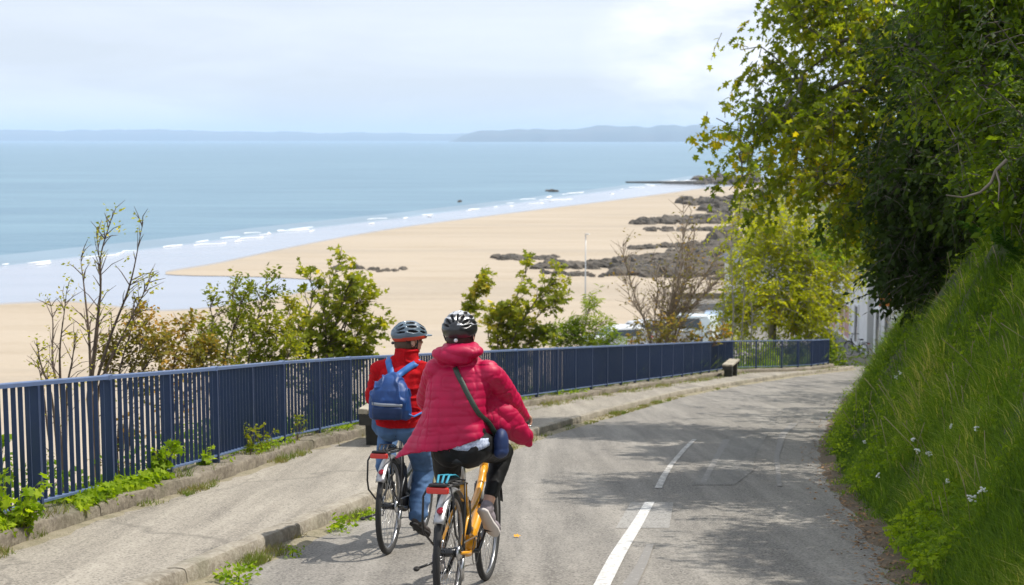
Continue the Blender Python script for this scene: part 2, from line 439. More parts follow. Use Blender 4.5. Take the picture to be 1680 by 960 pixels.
g = NG('wet_shallows')
a = g.noise(.05, 5, .5, mapping=(.4, 2.2, 1, .25)); b_ = g.noise(.5, 3, .5, mapping=(.5, 2.5, 1, .2))
col = g.mix(g.ramp(a, .4, .7), (.34, .365, .425), (.29, .325, .385)); g.l(col, g.b.inputs['Base Color'])
g.b.inputs['Roughness'].default_value = .16; g.b.inputs['IOR'].default_value = 1.34; g.bump(b_, .25, .05); M['wet'] = g.m

g = NG('sea_water')
a = g.noise(.006, 6, .55, mapping=(.5, 2.6, 1, .1)); b_ = g.noise(.22, 6, .6, mapping=(.45, 2.4, 1, .2)); c_ = g.noise(.05, 5, .6, mapping=(.35, 3.2, 1, .15))
col = g.mix(g.ramp(a, .35, .68), (.12, .225, .30), (.165, .285, .355)); col = g.mix(g.ramp(c_, .44, .66, 0, .85), col, (.085, .18, .26))
g.l(col, g.b.inputs['Base Color']); g.b.inputs['Roughness'].default_value = .32; g.b.inputs['IOR'].default_value = 1.33
g.b.inputs['Specular IOR Level'].default_value = .35; g.bump(b_, .8, .5); M['sea'] = g.m
M['shelf'] = mat('shelving_water', (.17, .26, .33), .3, noise=(.05, .12))
M['shelf2'] = mat('shelving_water_near', (.25, .33, .40), .28, noise=(.05, .12))
M['wetsand'] = mat('damp_sand', (.33, .30, .27), .35, noise=(.2, .12))
M['foam'] = mat('foam', (.88, .9, .92), .7)
M['hill'] = mat('headland_hazy_cover', (.05, .075, .075), .9, noise=(.004, .3), col2=(.10, .105, .10))  # haze blue mixed into the ground colour so the hills fade
M['rock'] = mat('shore_rock', (.10, .082, .062), .9, noise=(.45, .45), bump=(1.4, 1.0, .25), col2=(.055, .05, .042))
g = NG('navy_paint'); a = g.noise(7, 5, .6); b_ = g.noise(55, 4, .8); c_ = g.noise(1.6, 4, .6)
col = g.mix(g.ramp(a, .35, .7), (.021, .041, .108), (.030, .052, .115)); col = g.mix(g.ramp(c_, .5, .75, 0, .5), col, (.045, .065, .115)); col = g.mix(g.ramp(b_, .68, .72, 0, .8), col, (.13, .075, .04))
g.l(col, g.b.inputs['Base Color']); g.b.inputs['Roughness'].default_value = .42; M['navy'] = g.m
M['navylit'] = mat('navy_sunlit_rail', (.075, .125, .26), .33, spec=.6, noise=(6, .2), col2=(.09, .13, .24))  # lighter copy of the navy: sunlit look of the rails put into the colour

# ------------------------------------------------------------------ the ground
def off(c, y, d):
    y = np.asarray(y, float); s = (c(y + .3) - c(y - .3)) / .6; q = np.sqrt(1 + s * s)
    return c(y) + d / q, y - d * s / q
def ribbon(name, c, ys, prof, m, smooth=False, noise=0, nscale=2.0, h=0.0, seed=0, absz=False, kind='structure', zf=None):
    ys = np.asarray(ys, float); V = []
    for d, hh in prof:
        x, y = off(c, ys, d)
        z = (hh if absz else g0(ys) + hh + h)
        V.append(np.stack([x, y, z + 0 * x], 1))
    V = np.stack(V, 1)
    if noise:
        dz = nz(V, nscale, seed) * noise; V[..., 2] += dz; V[..., 0] += nz(V, nscale, seed + 5) * noise * .7
    if zf is not None: V = zf(V)
    k = len(prof); n = len(ys)
    idx = np.arange(n * k).reshape(n, k)
    Fs = np.stack([idx[:-1, :-1], idx[:-1, 1:], idx[1:, 1:], idx[1:, :-1]], -1).reshape(-1, 4)
    return tag(link_mesh(name, V.reshape(-1, 3), Fs, m, None, smooth), kind=kind)

# road sheet: from the kerb (or the end of the railing beyond the bend) to below the bank
ys = np.arange(-6, 106, .5)
xl = np.where(ys < 57, xkerb(ys), xfence(ys) + .1) - .02
xr = xright(ys) + 1.6
t = np.linspace(0, 1, 16)
X = xl[:, None] + (xr - xl)[:, None] * t; Y = np.repeat(ys[:, None], 16, 1); Z = g0(Y)
# a light crown to the road and a faint unevenness
Z = Z + .02 * (1 - (2 * t - 1) ** 2) * (Y < 57) + .006 * nz(np.stack([X, Y, 0 * X], -1), .6)
idx = np.arange(X.size).reshape(X.shape)
tag(link_mesh('road', np.stack([X, Y, Z], -1).reshape(-1, 3), np.stack([idx[:-1, :-1], idx[:-1, 1:], idx[1:, 1:], idx[1:, :-1]], -1).reshape(-1, 4), M['road'], None, True), kind='structure')
def road_z(x, y):
    a = xkerb(y) - .02; b = xright(y) + 1.6; t = (x - a) / (b - a)
    return g0(y) + .02 * (1 - (2 * t - 1) ** 2) * (y < 57) + .006 * nz(np.stack([x, y, 0 * x], -1), .6)
def road_sheet(name, pts, m, lift=.006):
    """polygonal strip on the road; pts = [(left x, right x, y), ...]"""
    ys = np.arange(pts[0][2], pts[-1][2] + .01, .12); P = np.array(pts)
    a = np.interp(ys, P[:, 2], P[:, 0]); b = np.interp(ys, P[:, 2], P[:, 1]); k = 5
    X = a[:, None] + (b - a)[:, None] * np.linspace(0, 1, k); Y = np.repeat(ys[:, None], k, 1)
    Z = road_z(X, Y) + lift; idx = np.arange(X.size).reshape(X.shape)
    return tag(link_mesh(name, np.stack([X, Y, Z], -1).reshape(-1, 3), np.stack([idx[:-1, :-1], idx[:-1, 1:], idx[1:, 1:], idx[1:, :-1]], -1).reshape(-1, 4), m, None, True), kind='structure')
def RG(u, v):                                      # road point seen at (u, v)
    d = ray(u, v); y = 1.64 / (-d[2] - SLOPE); return d[0] * y, y
def strip_px(name, pl, m, lift=.006):              # [(u left, u right, v)] from near to far
    q = []
    for ul, ur, v in pl:
        (a, y), (b, _) = RG(ul, v), RG(ur, v); q.append((a, b, y))
    return road_sheet(name, q, m, lift)
strip_px('road_marking', [(948, 978, 1010), (972, 1000, 966), (987, 1014, 938), (1002, 1027, 912), (1033, 1053, 865), (1048, 1065, 842), (1058, 1074, 826)], M['paint'])
strip_px('road_marking', [(1074, 1086, 803), (1083, 1094, 785), (1096, 1105, 765), (1118, 1126, 739), (1136, 1144, 722)], M['paint_worn'])
strip_px('road_marking', [(1148, 1158, 795), (1172, 1182, 750), (1186, 1198, 722)], M['paint_ghost'])
strip_px('road_marking', [(1020, 1045, 965), (1045, 1062, 930), (1062, 1074, 895)], M['paint_ghost'], .010)
strip_px('road_marking', [(1275, 1283, 800), (1270, 1278, 750), (1278, 1290, 715), (1298, 1310, 695)], M['paint_ghost'])
strip_px('road_patch', [(1135, 1205, 798), (1150, 1235, 775), (1178, 1240, 745), (1205, 1262, 712)], M['patch_d'], .004)
strip_px('road_patch', [(1010, 1098, 868), (1035, 1105, 826)], M['patch_l'], .003)

# pavement between kerb and the low wall
ys = np.arange(-6, 57.01, .4)
A = np.stack(off(xfence, ys, .22), 1); A[:, 0] = np.interp(ys, A[:, 1], A[:, 0]); 
xl = A[:, 0]; xr = xkerb(ys) - .12
t = np.linspace(0, 1, 10); X = xl[:, None] + (xr - xl)[:, None] * t; Y = np.repeat(ys[:, None], 10, 1)
Z = g0(Y) + .128 + .008 * nz(np.stack([X, Y, 0 * X], -1), .8)
idx = np.arange(X.size).reshape(X.shape)
tag(link_mesh('pavement', np.stack([X, Y, Z], -1).reshape(-1, 3), np.stack([idx[:-1, :-1], idx[:-1, 1:], idx[1:, 1:], idx[1:, :-1]], -1).reshape(-1, 4), M['pave'], None, True), kind='structure')

# kerb: worn blocks one after another
def blocks(name, c, y0, y1, d0, d1, zb, zt, m, ln=1.0, gap=.012, jit=.015, seed=1, wobble=0):
    rng = np.random.default_rng(seed); mb = MB(); y = y0
    while y < y1:
        L_ = ln * rng.uniform(.75, 1.2); n = max(3, int(L_ / .16) + 1)
        yy = np.linspace(y, min(y + L_ - gap, y1), n); dz = rng.uniform(-jit, jit); dx = rng.uniform(-jit, jit) * .6
        rings = []
        for q in yy:
            r = []
            e = .008 if q in (yy[0], yy[-1]) else 0
            for d, z in ((d0, zb), (d0, zt - .03), (d0 + .02, zt - .002), ((d0 + d1) / 2, zt + .003), (d1 - .03, zt), (d1 - .012, zt - .008), (d1 - .002, zt - .03), (d1 + .006, (zb + zt) / 2), (d1 + .010, zb)):
                x_, y_ = off(c, q, d); 
                p = np.array([float(x_) + dx, float(y_), float(g0(q)) + z + (dz if z > zb + .01 else 0) - e * (z > zb + .05)])
                a = nz(p[None] , 5.0, seed)[0]; b = nz(p[None], 14.0, seed + 3)[0]
                if z > zb + .01: p[2] += a * wobble + b * wobble * .6; p[0] += a * wobble * .8 + b * wobble * .7
                r.append(p)
            rings.append(r)
        mb.loft(rings); y += L_
    o = mb.build(name, m, None, True); o.data.set_sharp_from_angle(angle=R(32)); return tag(o, kind='structure')
blocks('kerb', xkerb, -3, 57, -.15, .0, -.08, .135, M['kerb'], 1.1, .005, .004, 1, .008)
blocks('low_wall', xfence, -3, 56.6, -.20, .24, -.3, .25, M['oldcon'], 2.2, .006, .006, 2, .022)
ribbon('kerb', xkerb, np.arange(-3, 57, .25), [(-.15, .124), (-.016, .122), (-.008, -.05)], M['kerb'])
ribbon('low_wall', xfence, np.arange(-3, 56.6, .25), [(-.19, .215), (.222, .215), (.232, 0)], M['oldcon'])
# dry verge strips: at the kerb foot, along the low wall, and along the bank
ribbon('verge', xkerb, np.arange(-3, 57, .25), [(0, .03), (.05, .028), (.11, .02), (.22, -.012)], M['straw'], True, .016, 5)
ribbon('verge', xfence, np.arange(-3, 56.5, .25), [(.22, .140), (.27, .140), (.33, .136), (.40, .120)], M['straw'], True, .012, 5)
ribbon('verge', xright, np.arange(0, 70, .25), [(-.17, -.016), (-.09, .018), (0, .04), (.15, .07), (.3, .08)], M['dirt'], True, .024, 4)

# land falling from the railing to the beach
def sea_prof(d): return -.12 - np.maximum(0, d - .5) * .95
def seaside(x, y):                                 # ground level seaward of the railing
    d = (xfence(y) - x) / np.sqrt(1 + ((xfence(y + .5) - xfence(y - .5))) ** 2)
    z = g0(y) + .2 + sea_prof(np.maximum(d, 0))
    z = z + np.minimum(1, np.maximum(d - .5, 0)) * .35 * nz(np.stack([x, y, 0 * x], -1), .5, 4)
    return np.maximum(z, -15.6)
ds = np.array([-.14, -.3, -.5, -.8, -1.2, -1.7, -2.4, -3.2, -4.2, -5.5, -7, -9, -11, -14, -18, -23])
def zf(V):
    V[..., 2] = seaside(V[..., 0], V[..., 1]); return V
ribbon('hillside', xfence, np.arange(-14, 106, 1.0), [(d, 0) for d in ds], M['earth'], True, zf=zf)

# bank on the right of the road
def bank_h(d):
    d = np.asarray(d, float)
    return np.interp(d, [-.1, .12, .35, 1.5, 2.4, 4.2, 7, 12, 30], [-.02, .06, .32, 2.25, 3.3, 4.5, 5.6, 6.5, 8])
def bank_pt(y, d):
    x_, y_ = off(xright, y, d)
    h = bank_h(d); n = nz(np.stack([x_, y_, 0 * x_], -1), .8, 9) * .28 + nz(np.stack([x_, y_, 0 * x_], -1), 2.6, 11) * .10
    h = h + n * np.clip(d * 1.2, 0, 1)
    return np.stack([x_, y_, g0(y) + h], -1)
yy = np.arange(-4, 92, .4); dd = np.array([-.1, .12, .35, .6, .9, 1.2, 1.5, 1.9, 2.4, 3.2, 4.2, 5.5, 7, 9, 12, 20, 30])
YY, DD = np.meshgrid(yy, dd, indexing='ij')
V = bank_pt(YY, DD); 
V[..., 1] = YY                                    # keep rows from crossing on the inside of the bend
V[..., 0] = np.maximum.accumulate(V[..., 0], axis=1)
idx = np.arange(YY.size).reshape(YY.shape)
tag(link_mesh('bank', V.reshape(-1, 3), np.stack([idx[:-1, :-1], idx[:-1, 1:], idx[1:, 1:], idx[1:, :-1]], -1).reshape(-1, 4), M['earth'], None, True), kind='structure')

# ------------------------------------------------------------------ sea, shallows, beach
from mathutils.geometry import tessellate_polygon
def flat_poly(name, pts2, z, m, kind='structure', noise=0, refine=1):
    P = np.array(pts2, float)
    for _ in range(refine):                       # soften the outline with mid points
        Q = np.empty((len(P) * 2, 2)); Q[0::2] = P * .75 + np.roll(P, -1, 0) * .25; Q[1::2] = P * .25 + np.roll(P, -1, 0) * .75; P = Q
    V = [Vector((p[0], p[1], z)) for p in P]
    T = tessellate_polygon([V])
    o = link_mesh(name, [tuple(v) for v in V], T, m, None, False)
    bm = bmesh.new(); bm.from_mesh(o.data)
    for f in bm.faces:
        if f.normal.z < 0: f.normal_flip()
    bm.to_mesh(o.data); bm.free()
    return tag(o, kind=kind)
def pz(l, z): return [tuple(onz(u, v, z)[:2]) for u, v in l]
mb = MB(); mb.add([(-15500, -300, -15), (15500, -300, -15), (15500, 15500, -15), (-15500, 15500, -15)], [(0, 1, 2, 3)])
tag(mb.build('sea', M['sea'], None, False), kind='structure')
sea_edge = [(-500, 478), (-200, 458), (0, 438), (100, 426), (180, 417), (250, 409), (330, 399), (440, 384), (560, 370), (640, 361), (700, 353), (780, 343), (850, 334), (930, 323), (1000, 314), (1060, 306), (1110, 299), (1160, 293), (1230, 290)]
sand_edge = [(-600, 560), (-200, 520), (0, 500), (60, 497), (120, 495), (190, 504), (245, 511), (300, 510), (355, 505), (400, 498), (440, 490), (500, 480), (545, 470), (520, 459), (455, 455), (380, 453), (300, 452), (262, 449), (300, 442), (340, 436), (380, 428), (470, 408), (600, 383), (700, 368), (780, 358), (850, 349), (980, 333), (1080, 320), (1150, 310), (1230, 304)]
flat_poly('shallows', pz(sea_edge, -14.96) + [(160, 430), (60, 20), (-160, 20), (-160, 60)], -14.96, M['wet'])
flat_poly('shallows', pz([(u, v - 7 - 12 * max(0, 1 - u / 900)) for u, v in sea_edge], -14.98) + [(160, 444), (60, 20), (-160, 20), (-165, 60)], -14.98, M['shelf'])
flat_poly('shallows', pz([(u, v - 2.2) for u, v in sea_edge], -14.97) + [(160, 434), (60, 20), (-160, 20), (-162, 60)], -14.97, M['shelf2'])
flat_poly('wet_sand', pz([(u, v - 1.6 - 1.2 * max(0, 1 - u / 900)) for u, v in sand_edge], -14.94) + [(160, 475), (160, 120), (40, -12), (-200, -12)], -14.94, M['wetsand'])
flat_poly('beach', pz(sand_edge, -14.92) + [(160, 470), (160, 120), (40, -12), (-200, -12)], -14.92, M['sand'])
# broken surf along the water's edge: thin wavering lines of foam with gaps
rng = np.random.default_rng(5); mb = MB(); SE = np.array(pz(sea_edge, -14.96)); sl = np.concatenate([[0], np.cumsum(np.linalg.norm(np.diff(SE, axis=0), axis=1))])
for row, (offs, prob) in enumerate([(0, .6), (2.5, .25), (-2.5, .25)]):
    s_ = 0
    while s_ < sl[-1] - 20:
        y_here = np.interp(s_, sl, SE[:, 1]); sc_ = y_here / 200; L_ = rng.uniform(1.5, 7) * sc_
        if rng.random() < prob:
            ss = np.linspace(s_, s_ + L_, 12); P = np.stack([np.interp(ss, sl, SE[:, 0]), np.interp(ss, sl, SE[:, 1])], 1); T = np.gradient(P, axis=0); T /= np.linalg.norm(T, axis=1)[:, None]; N_ = np.stack([-T[:, 1], T[:, 0]], 1)
            wv = nz(np.stack([ss / sc_ * .35, ss * 0 + row, ss * 0], 1), 1, 3) * 1.3 * sc_; wd = (.06 + .17 * rng.random()) * sc_ * np.sin(np.linspace(.05, 3.1, 12)) * (1 + .6 * nz(np.stack([ss, ss * 0, ss * 0], 1), 1.5, 6))
            C_ = P + N_ * (wv + offs * sc_ + rng.normal(0, .3) * sc_)[:, None]; zt = -14.93; rg = []
            for c, n_, w_ in zip(C_, N_, wd): rg.append([(*(c - n_ * w_ * 1.6), zt), (*(c - n_ * w_ * .4), zt + .10 + w_ * .25), (*(c + n_ * w_ * .6), zt + .08 + w_ * .2), (*(c + n_ * w_), zt)])
            mb.loft(rg)
        s_ += L_ + rng.exponential(3) * sc_
tag(mb.build('surf', M['foam'], None, True), 'small white broken waves along the edge of the shallows', 'surf', kind='stuff')

def headland(name, top, dist, depth, seed):
    P = np.array(top, float); us = np.arange(P[0, 0], P[-1, 0], 6.0); vs = np.interp(us, P[:, 0], P[:, 1]); rows = []
    tp = np.array([PX(u, v, dist) for u, v in zip(us, vs)]); hgt = np.maximum(tp[:, 2] + 15, .3)
    n = nz(np.stack([us, us * 0, us * 0], -1), .05, seed) * .09 + nz(np.stack([us, us * 0, us * 0], -1), .17, seed + 2) * .05
    hgt = hgt * (1 + n)
    for k, (f, hh) in enumerate([(-.35, 0), (-.32, .45), (-.2, .7), (0, 1.0), (.3, .9), (.7, .6), (1, 0)]):
        wob = 1 + .05 * nz(np.stack([us, us * 0 + k, us * 0], -1), .04, seed + 7)
        q = dist + f * depth * wob; rows.append(np.stack([tp[:, 0] * (q / dist), q, -15.3 + hgt * hh], 1))
    V = np.stack(rows, 1); idx = np.arange(V.shape[0] * V.shape[1]).reshape(V.shape[:2])
    return tag(link_mesh(name, V.reshape(-1, 3), np.stack([idx[:-1, :-1], idx[1:, :-1], idx[1:, 1:], idx[:-1, 1:]], -1).reshape(-1, 4), M['hill'], None, True), kind='structure')
headland('headland', [(735, 234), (748, 228), (762, 220), (790, 214), (850, 211), (880, 212), (905, 214), (950, 210), (985, 207), (1020, 208), (1060, 208), (1130, 205), (1215, 207), (1300, 204), (1500, 200), (1750, 196)], 8600, 1100, 3)
headland('far_coast', [(-700, 214), (-200, 216), (0, 213), (100, 214), (200, 212), (300, 213), (360, 215), (450, 216), (520, 218), (600, 217), (700, 220), (760, 219), (900, 221), (1700, 218)], 12300, 1500, 8)

# low coast beyond the town
mb = MB()
cp = [(19, 108), (24, 150), (33, 200), (43, 260), (60, 360), (76, 430), (120, 520), (400, 700), (400, 60), (60, 60)]
T = np.array([(x, y, -14.95) for x, y in cp]); B = T.copy(); B[:, 2] = -15.5; U = T.copy(); U[:, 2] = np.array([-12, -11.5, -11, -11, -10, -10.5, -6, 10, -5, -8.]); U[:7, 0] += 5
mb.loft([B, T, U]); tag(mb.build('coast', M['earth'], None, False), kind='structure')

# haze
hz = MB(); hz.box((0, 7900, 60), (32000, 16500, 160)); hz_o = hz.build('haze', [], None, False)
hm = bpy.data.materials.new('haze_air'); hm.use_nodes = True; t_ = hm.node_tree; t_.nodes.clear()
pv = t_.nodes.new('ShaderNodeVolumePrincipled'); pv.inputs['Color'].default_value = (.66, .81, 1.0, 1); pv.inputs['Density'].default_value = .000115; pv.inputs['Anisotropy'].default_value = 0
ho = t_.nodes.new('ShaderNodeOutputMaterial'); t_.links.new(pv.outputs['Volume'], ho.inputs['Volume'])
hz_o.data.materials.append(hm); tag(hz_o, 'pale blue sea haze over the bay and the headlands', 'haze', kind='stuff')
hz_o.display_type = 'WIRE'

# ------------------------------------------------------------------ railing
def arc_param(c, y0, y1):
    y = np.arange(y0, y1, .02); x = c(y); z = g0(y); s = np.concatenate([[0], np.cumsum(np.sqrt(np.diff(x) ** 2 + np.diff(y) ** 2))]); return y, x, s
fy, fx, fs = arc_param(xfence, 4.0, 56.05)
def fpt(s): return np.array([np.interp(s, fs, fx), np.interp(s, fs, fy)])
def fz(y): return float(g0(y)) + .24
rail = empty('railing', (fpt(0)[0], fpt(0)[1], fz(4))); tag(rail, 'long navy blue metal railing with flat vertical bars on the low wall above the beach', 'railing')
r0 = np.array(rail.location)
bay = 1.30; NB = int(fs[-1] / bay); bay = fs[-1] / NB
def tang(s): a = fpt(s - .15); b = fpt(s + .15); d = b - a; return d / np.linalg.norm(d)
def fbox(mb, s, wa, wn, z0, z1, sh=True):          # upright flat: wa along the line, wn across
    p = fpt(s); T = tang(s); N_ = np.array([T[1], -T[0]]); base = fz(p[1])
    V = []
    for z in (z0, z1):
        for i, j in ((-1, -1), (1, -1), (1, 1), (-1, 1)):
            q = p + T * wa / 2 * i + N_ * wn / 2 * j; V.append((q[0], q[1], base + z))
    mb.add(np.array(V) - r0, [(0, 3, 2, 1), (4, 5, 6, 7), (0, 1, 5, 4), (1, 2, 6, 5), (2, 3, 7, 6), (3, 0, 4, 7)])
def along(mb, s0, s1, w_, h_, z, step=.35):
    ss = np.linspace(s0, s1, max(2, int((s1 - s0) / step) + 1)); rings = []
    for s in ss:
        p = fpt(s); T = tang(s); N_ = np.array([T[1], -T[0]]); b = fz(p[1]) + z
        e = .006
        rings.append([np.array([*(p + N_ * i * w_ / 2), b + j * h_ / 2]) - r0 for i, j in ((-1, -1), (1, -1), (1, .6), (.8, 1), (-.8, 1), (-1, .6))])
    mb.loft(rings)
H_R = 1.0
m_ = MB(); along(m_, 0, fs[-1], .062, .036, H_R); m_.build('handrail', M['navylit'], rail, False)
m_ = MB(); along(m_, 0, fs[-1], .045, .022, .085); m_.build('bottom_rail', M['navylit'], rail, False)
for i in range(NB + 1):
    m_ = MB(); fbox(m_, min(max(i * bay, .03), fs[-1] - .03), .036, .072, -.04, H_R - .019); m_.build('post', M['navy'], rail, False)
for i in range(0, NB + 1, 2):
    m_ = MB(); s_ = min(max(i * bay, .05), fs[-1] - .05); fbox(m_, s_, .07, .068, H_R - .021, H_R + .0215); m_.build('rail_joint', M['navylit'], rail, False)
for i in range(NB):
    m_ = MB()
    for k in range(1, 11): fbox(m_, (i + k / 11) * bay + rng.normal(0, .0025), .009, .035 + rng.normal(0, .0008), .097, H_R - .019)
    m_.build('bar_panel', M['navy'], rail, False)
print('fence', NB, bay)
# ------------------------------------------------------------------ benches
M['timber'] = mat('weathered_timber', (.42, .38, .30), .85, noise=(6, .3), bump=(25, .5, .005), col2=(.25, .22, .17))
M['darkwood'] = mat('dark_bench_support', (.035, .035, .03), .8, noise=(8, .3))
def bench(loc, rz, label):
    b = empty('bench', loc, rz); tag(b, label, 'bench', 'timber benches along the railing')
    m = MB()
    for k in range(3): m.box((0, -.14 + .14 * k, .55), (1.5, .13, .07))
    m.build('seat', M['timber'], b, bevel=.008)
    for sx in (-.5, .5):
        m = MB(); m.box((sx, 0, .17), (.14, .30, .64), taper=-.12); m.build('leg', M['darkwood'], b, bevel=.01)
    m = MB(); m.box((0, 0, .485), (1.4, .26, .05)); m.box((-.74, 0, .44), (.04, .38, .14)); m.box((.74, 0, .44), (.04, .38, .14)); m.build('frame', M['darkwood'], b, bevel=.005)
    return b
def on_pave(x, y): return (x, y, float(g0(y)) + .125)
def bench_at(s_y, d, label):
    x, y = off(xfence, s_y, d); a = math.atan2(1, float(xfence(s_y + .5) - xfence(s_y - .5)))
    bn = bench(on_pave(float(x), float(y)), a, label); return bn
bench_at(18.9, .85, 'grey timber bench with dark legs beside the rider with the blue backpack')
bench_at(45.2, .62, 'small grey timber bench at the far corner of the blue railing').scale = (.85, .8, .82)

# ------------------------------------------------------------------ cars on the lower car park
M['tarmac2'] = asphalt('car_park_surface', (.20, .19, .17), (.30, .28, .25), (.15, .145, .13), 0)
m = MB(); m.box((13, 76, -12.9), (16, 22, 1.8)); m.box((16.5, 97, -12.9), (9.0, 19.9, 1.8)); tag(m.build('car_park', M['tarmac2'], None, False), kind='structure')
m = MB(); m.box((16.5, 107.2, -11.85), (9.0, .4, .5)); m.box((12.2, 97, -11.95), (.3, 19, .3))
tag(m.build('sea_wall', M['oldcon'], None, False), 'low weathered stone wall around the car park above the sand', 'wall')
M['glass'] = mat('car_glass', (.03, .045, .05), .08, spec=.8)
M['tyre'] = mat('rubber', (.025, .025, .026), .75, bump=(60, .3, .002))
M['chrome'] = mat('bright_metal', (.7, .7, .72), .25, 1.0)
M['lens'] = mat('head_lamp', (.8, .82, .85), .1, spec=.8)
M['redlens'] = mat('red_lamp', (.55, .02, .02), .2, spec=.8)
def car(loc, rz, paint, label, Ln=4.1, H=1.48, wd=1.74, van=False):
    c = empty('parked_car', loc, rz); tag(c, label, 'car', 'cars parked above the beach')
    pm = mat('car_paint', paint, .25, .0, .6, coat=.5)
    hl = Ln / 2
    if van: top = [(-hl, .35), (-hl + .02, .8), (-hl + .08, H - .15), (-hl + .25, H), (.6, H), (1.25, H - .5), (hl - .15, .95), (hl, .7), (hl, .35)]
    else: top = [(-hl, .38), (-hl + .04, .80), (-hl + .15, 1.0), (-hl + .55, H - .08), (-.5, H), (.35, H - .06), (1.0, 1.0), (hl - .3, .84), (hl - .04, .66), (hl, .4)]
    prof = np.array(top)
    def width(z): return wd / 2 * (1 - .17 * max(0, (z - .95)) / .5 - .06 * max(0, .6 - z))
    rings = []
    bot = [(hl - .05, .22), (-hl + .05, .22)]
    full = top + bot
    for s in (-1, -.94, 0, .94, 1):
        rings.append([(x * (1 if abs(s) < 1 else .985), s * width(z) * 1.0, z * (1 if abs(s) < 1 else .99) ) for x, z in full])
    m = MB(); m.loft(rings); body = m.build('body', pm, c, bevel=.03)
    # side glass
    xs = (-hl + .45, 1.0 if not van else 1.2)
    for s in (-1, 1):
        m = MB(); a = []
        for x, z in ((xs[0] + .1, .98), (xs[1] - .12, .98), (xs[1] - .62, H - .14), (xs[0] + .28, H - .14)): a.append((x, s * (width(z) + .008), z))
        m.add(a + [(p[0], p[1] - s * .03, p[2]) for p in a], [(0, 1, 2, 3), (7, 6, 5, 4), (0, 4, 5, 1), (1, 5, 6, 2), (2, 6, 7, 3), (3, 7, 4, 0)]); m.build('side_window', M['glass'], c, False)
    def plate(name, p0, p1, w0, w1, e=.012, mt=None):
        (x0, z0), (x1, z1) = p0, p1; n = np.array([-(z1 - z0), 0, x1 - x0]); n = n / np.linalg.norm(n) * e; n *= np.sign(n[2]) or 1
        a = [np.array(q) + n for q in ((x0, -w0, z0), (x0, w0, z0), (x1, w1, z1), (x1, -w1, z1))]
        b = [q - n * 2.2 for q in a]; m = MB(); m.add(a + b, [(0, 1, 2, 3), (7, 6, 5, 4), (0, 4, 5, 1), (1, 5, 6, 2), (2, 6, 7, 3), (3, 7, 4, 0)]); m.build(name, mt or M['glass'], c, False)
    if van: plate('windscreen', (1.20, H - .46), (.66, H - .05), .66, .60); 
    else:
        plate('windscreen', (.96, 1.03), (.42, H - .10), .68, .58); plate('rear_window', (-hl + .2, 1.05), (-hl + .52, H - .13), .66, .58)
    for x in (-hl + .72, hl - .78):
        for s in (-1, 1):
            m = MB(); m.torus((x, s * (wd / 2 - .10), .31), .235, .085, 'y', 28, 8, squash=1.1); wh = m.build('wheel', M['tyre'], c)
            m = MB(); m.cyl((x, s * (wd / 2 - .05), .31), (x, s * (wd / 2 - .13), .31), .2, 20); m.build('rim', M['chrome'], wh, False)
    for s in (-1, 1):
        m = MB(); m.ell((hl - .12, s * .6, .68), (.12, .17, .075)); m.build('headlight', M['lens'], c)
        m = MB(); m.ell((-hl + .05, s * .68, .85), (.06, .08, .14)); m.build('tail_light', M['redlens'], c)
        m = MB(); m.ell((.82, s * (wd / 2 + .07), 1.0), (.07, .09, .06)); m.build('mirror', pm, c)
    return c
def spot(u, v, z): p = onz(u, v, z); return (float(p[0]), float(p[1]), z)
car(spot(1010, 577, -12), R(195), (.78, .80, .82), 'white hatchback parked below the railing left of the bare shrub', 3.9)
car(spot(1122, 562, -12), R(150), (.72, .80, .80), 'white van parked below the railing right of the bare shrub', 4.0, 1.7, 1.72, True)
car(spot(1176, 548, -12), R(80), (.30, .42, .58), 'blue grey car parked at the far end of the car park beside the green tree', 4.0)
car(spot(1075, 566, -12), R(20), (.62, .63, .63), 'pale grey car half hidden behind the bare shrub', 4.0)
# tall thin pole on the sand side
M['palemetal'] = mat('pale_metal', (.55, .56, .55), .4, .5)
pb = spot(960, 545, -14.9); m = MB(); m.tube([(0, 0, 0), (0, 0, 3), (0, 0, 7.6)], [.07, .06, .035], 10)
o = empty('lamp_post', pb); tag(o, 'slender pale grey lamp post rising in front of the beach', 'lamp post'); m.build('pole', M['palemetal'], o)
m = MB(); m.ell((.12, 0, 7.62), (.22, .08, .05)); m.build('lamp_head', M['palemetal'], o)

# ------------------------------------------------------------------ rocks on the beach
def outcrop(label, u0, u1, v0, v1, n, hpx, seed, elong=2.2, name='rock_outcrop', zt=-14.95, edge=None):
    """a ledge of joined boulders between pixel rows v0 and v1"""
    rng = np.random.default_rng(seed); mb = MB()
    for k in range(n):
        tt = rng.random(); u = u0 + (u1 - u0) * tt
        lo, hi = (v0, v1) if edge is None else edge(tt)
        v = lo + (hi - lo) * rng.random(); c = onz(u, v, zt); px = c[1] / F
        s = hpx * px * rng.uniform(.45, 1.15); L_ = s * rng.uniform(1.0, max(elong, 1.2))
        nu, nv = 9, 6; th = np.linspace(0, np.pi, nv + 1); V = []
        mb2 = MB(); mb2.ell((0, 0, 0), (1, 1, 1), nu=nu, nv=nv); Vv = mb2.arr()
        Vv = Vv * (1 + .38 * nz(Vv + rng.random(3) * 50, 1.7)[:, None] + .22 * nz(Vv + rng.random(3) * 50, 4)[:, None])
        a = rng.uniform(-.5, .5); Vv = Vv * (L_, L_ * rng.uniform(.6, 1.5), s); ca, sa = math.cos(a), math.sin(a)
        Vv = Vv @ np.array([[ca, sa, 0], [-sa, ca, 0], [0, 0, 1]]) + c + (0, 0, s * .05)
        mb.add(Vv, mb2.f)
    return tag(mb.build(name, M['rock'], None, False), label, 'rocks', 'rock ledges on the sand')
outcrop('low dark rocks on the sand just right of the tall leafy shrub tip', 545, 592, 438, 443, 16, 5, 1)
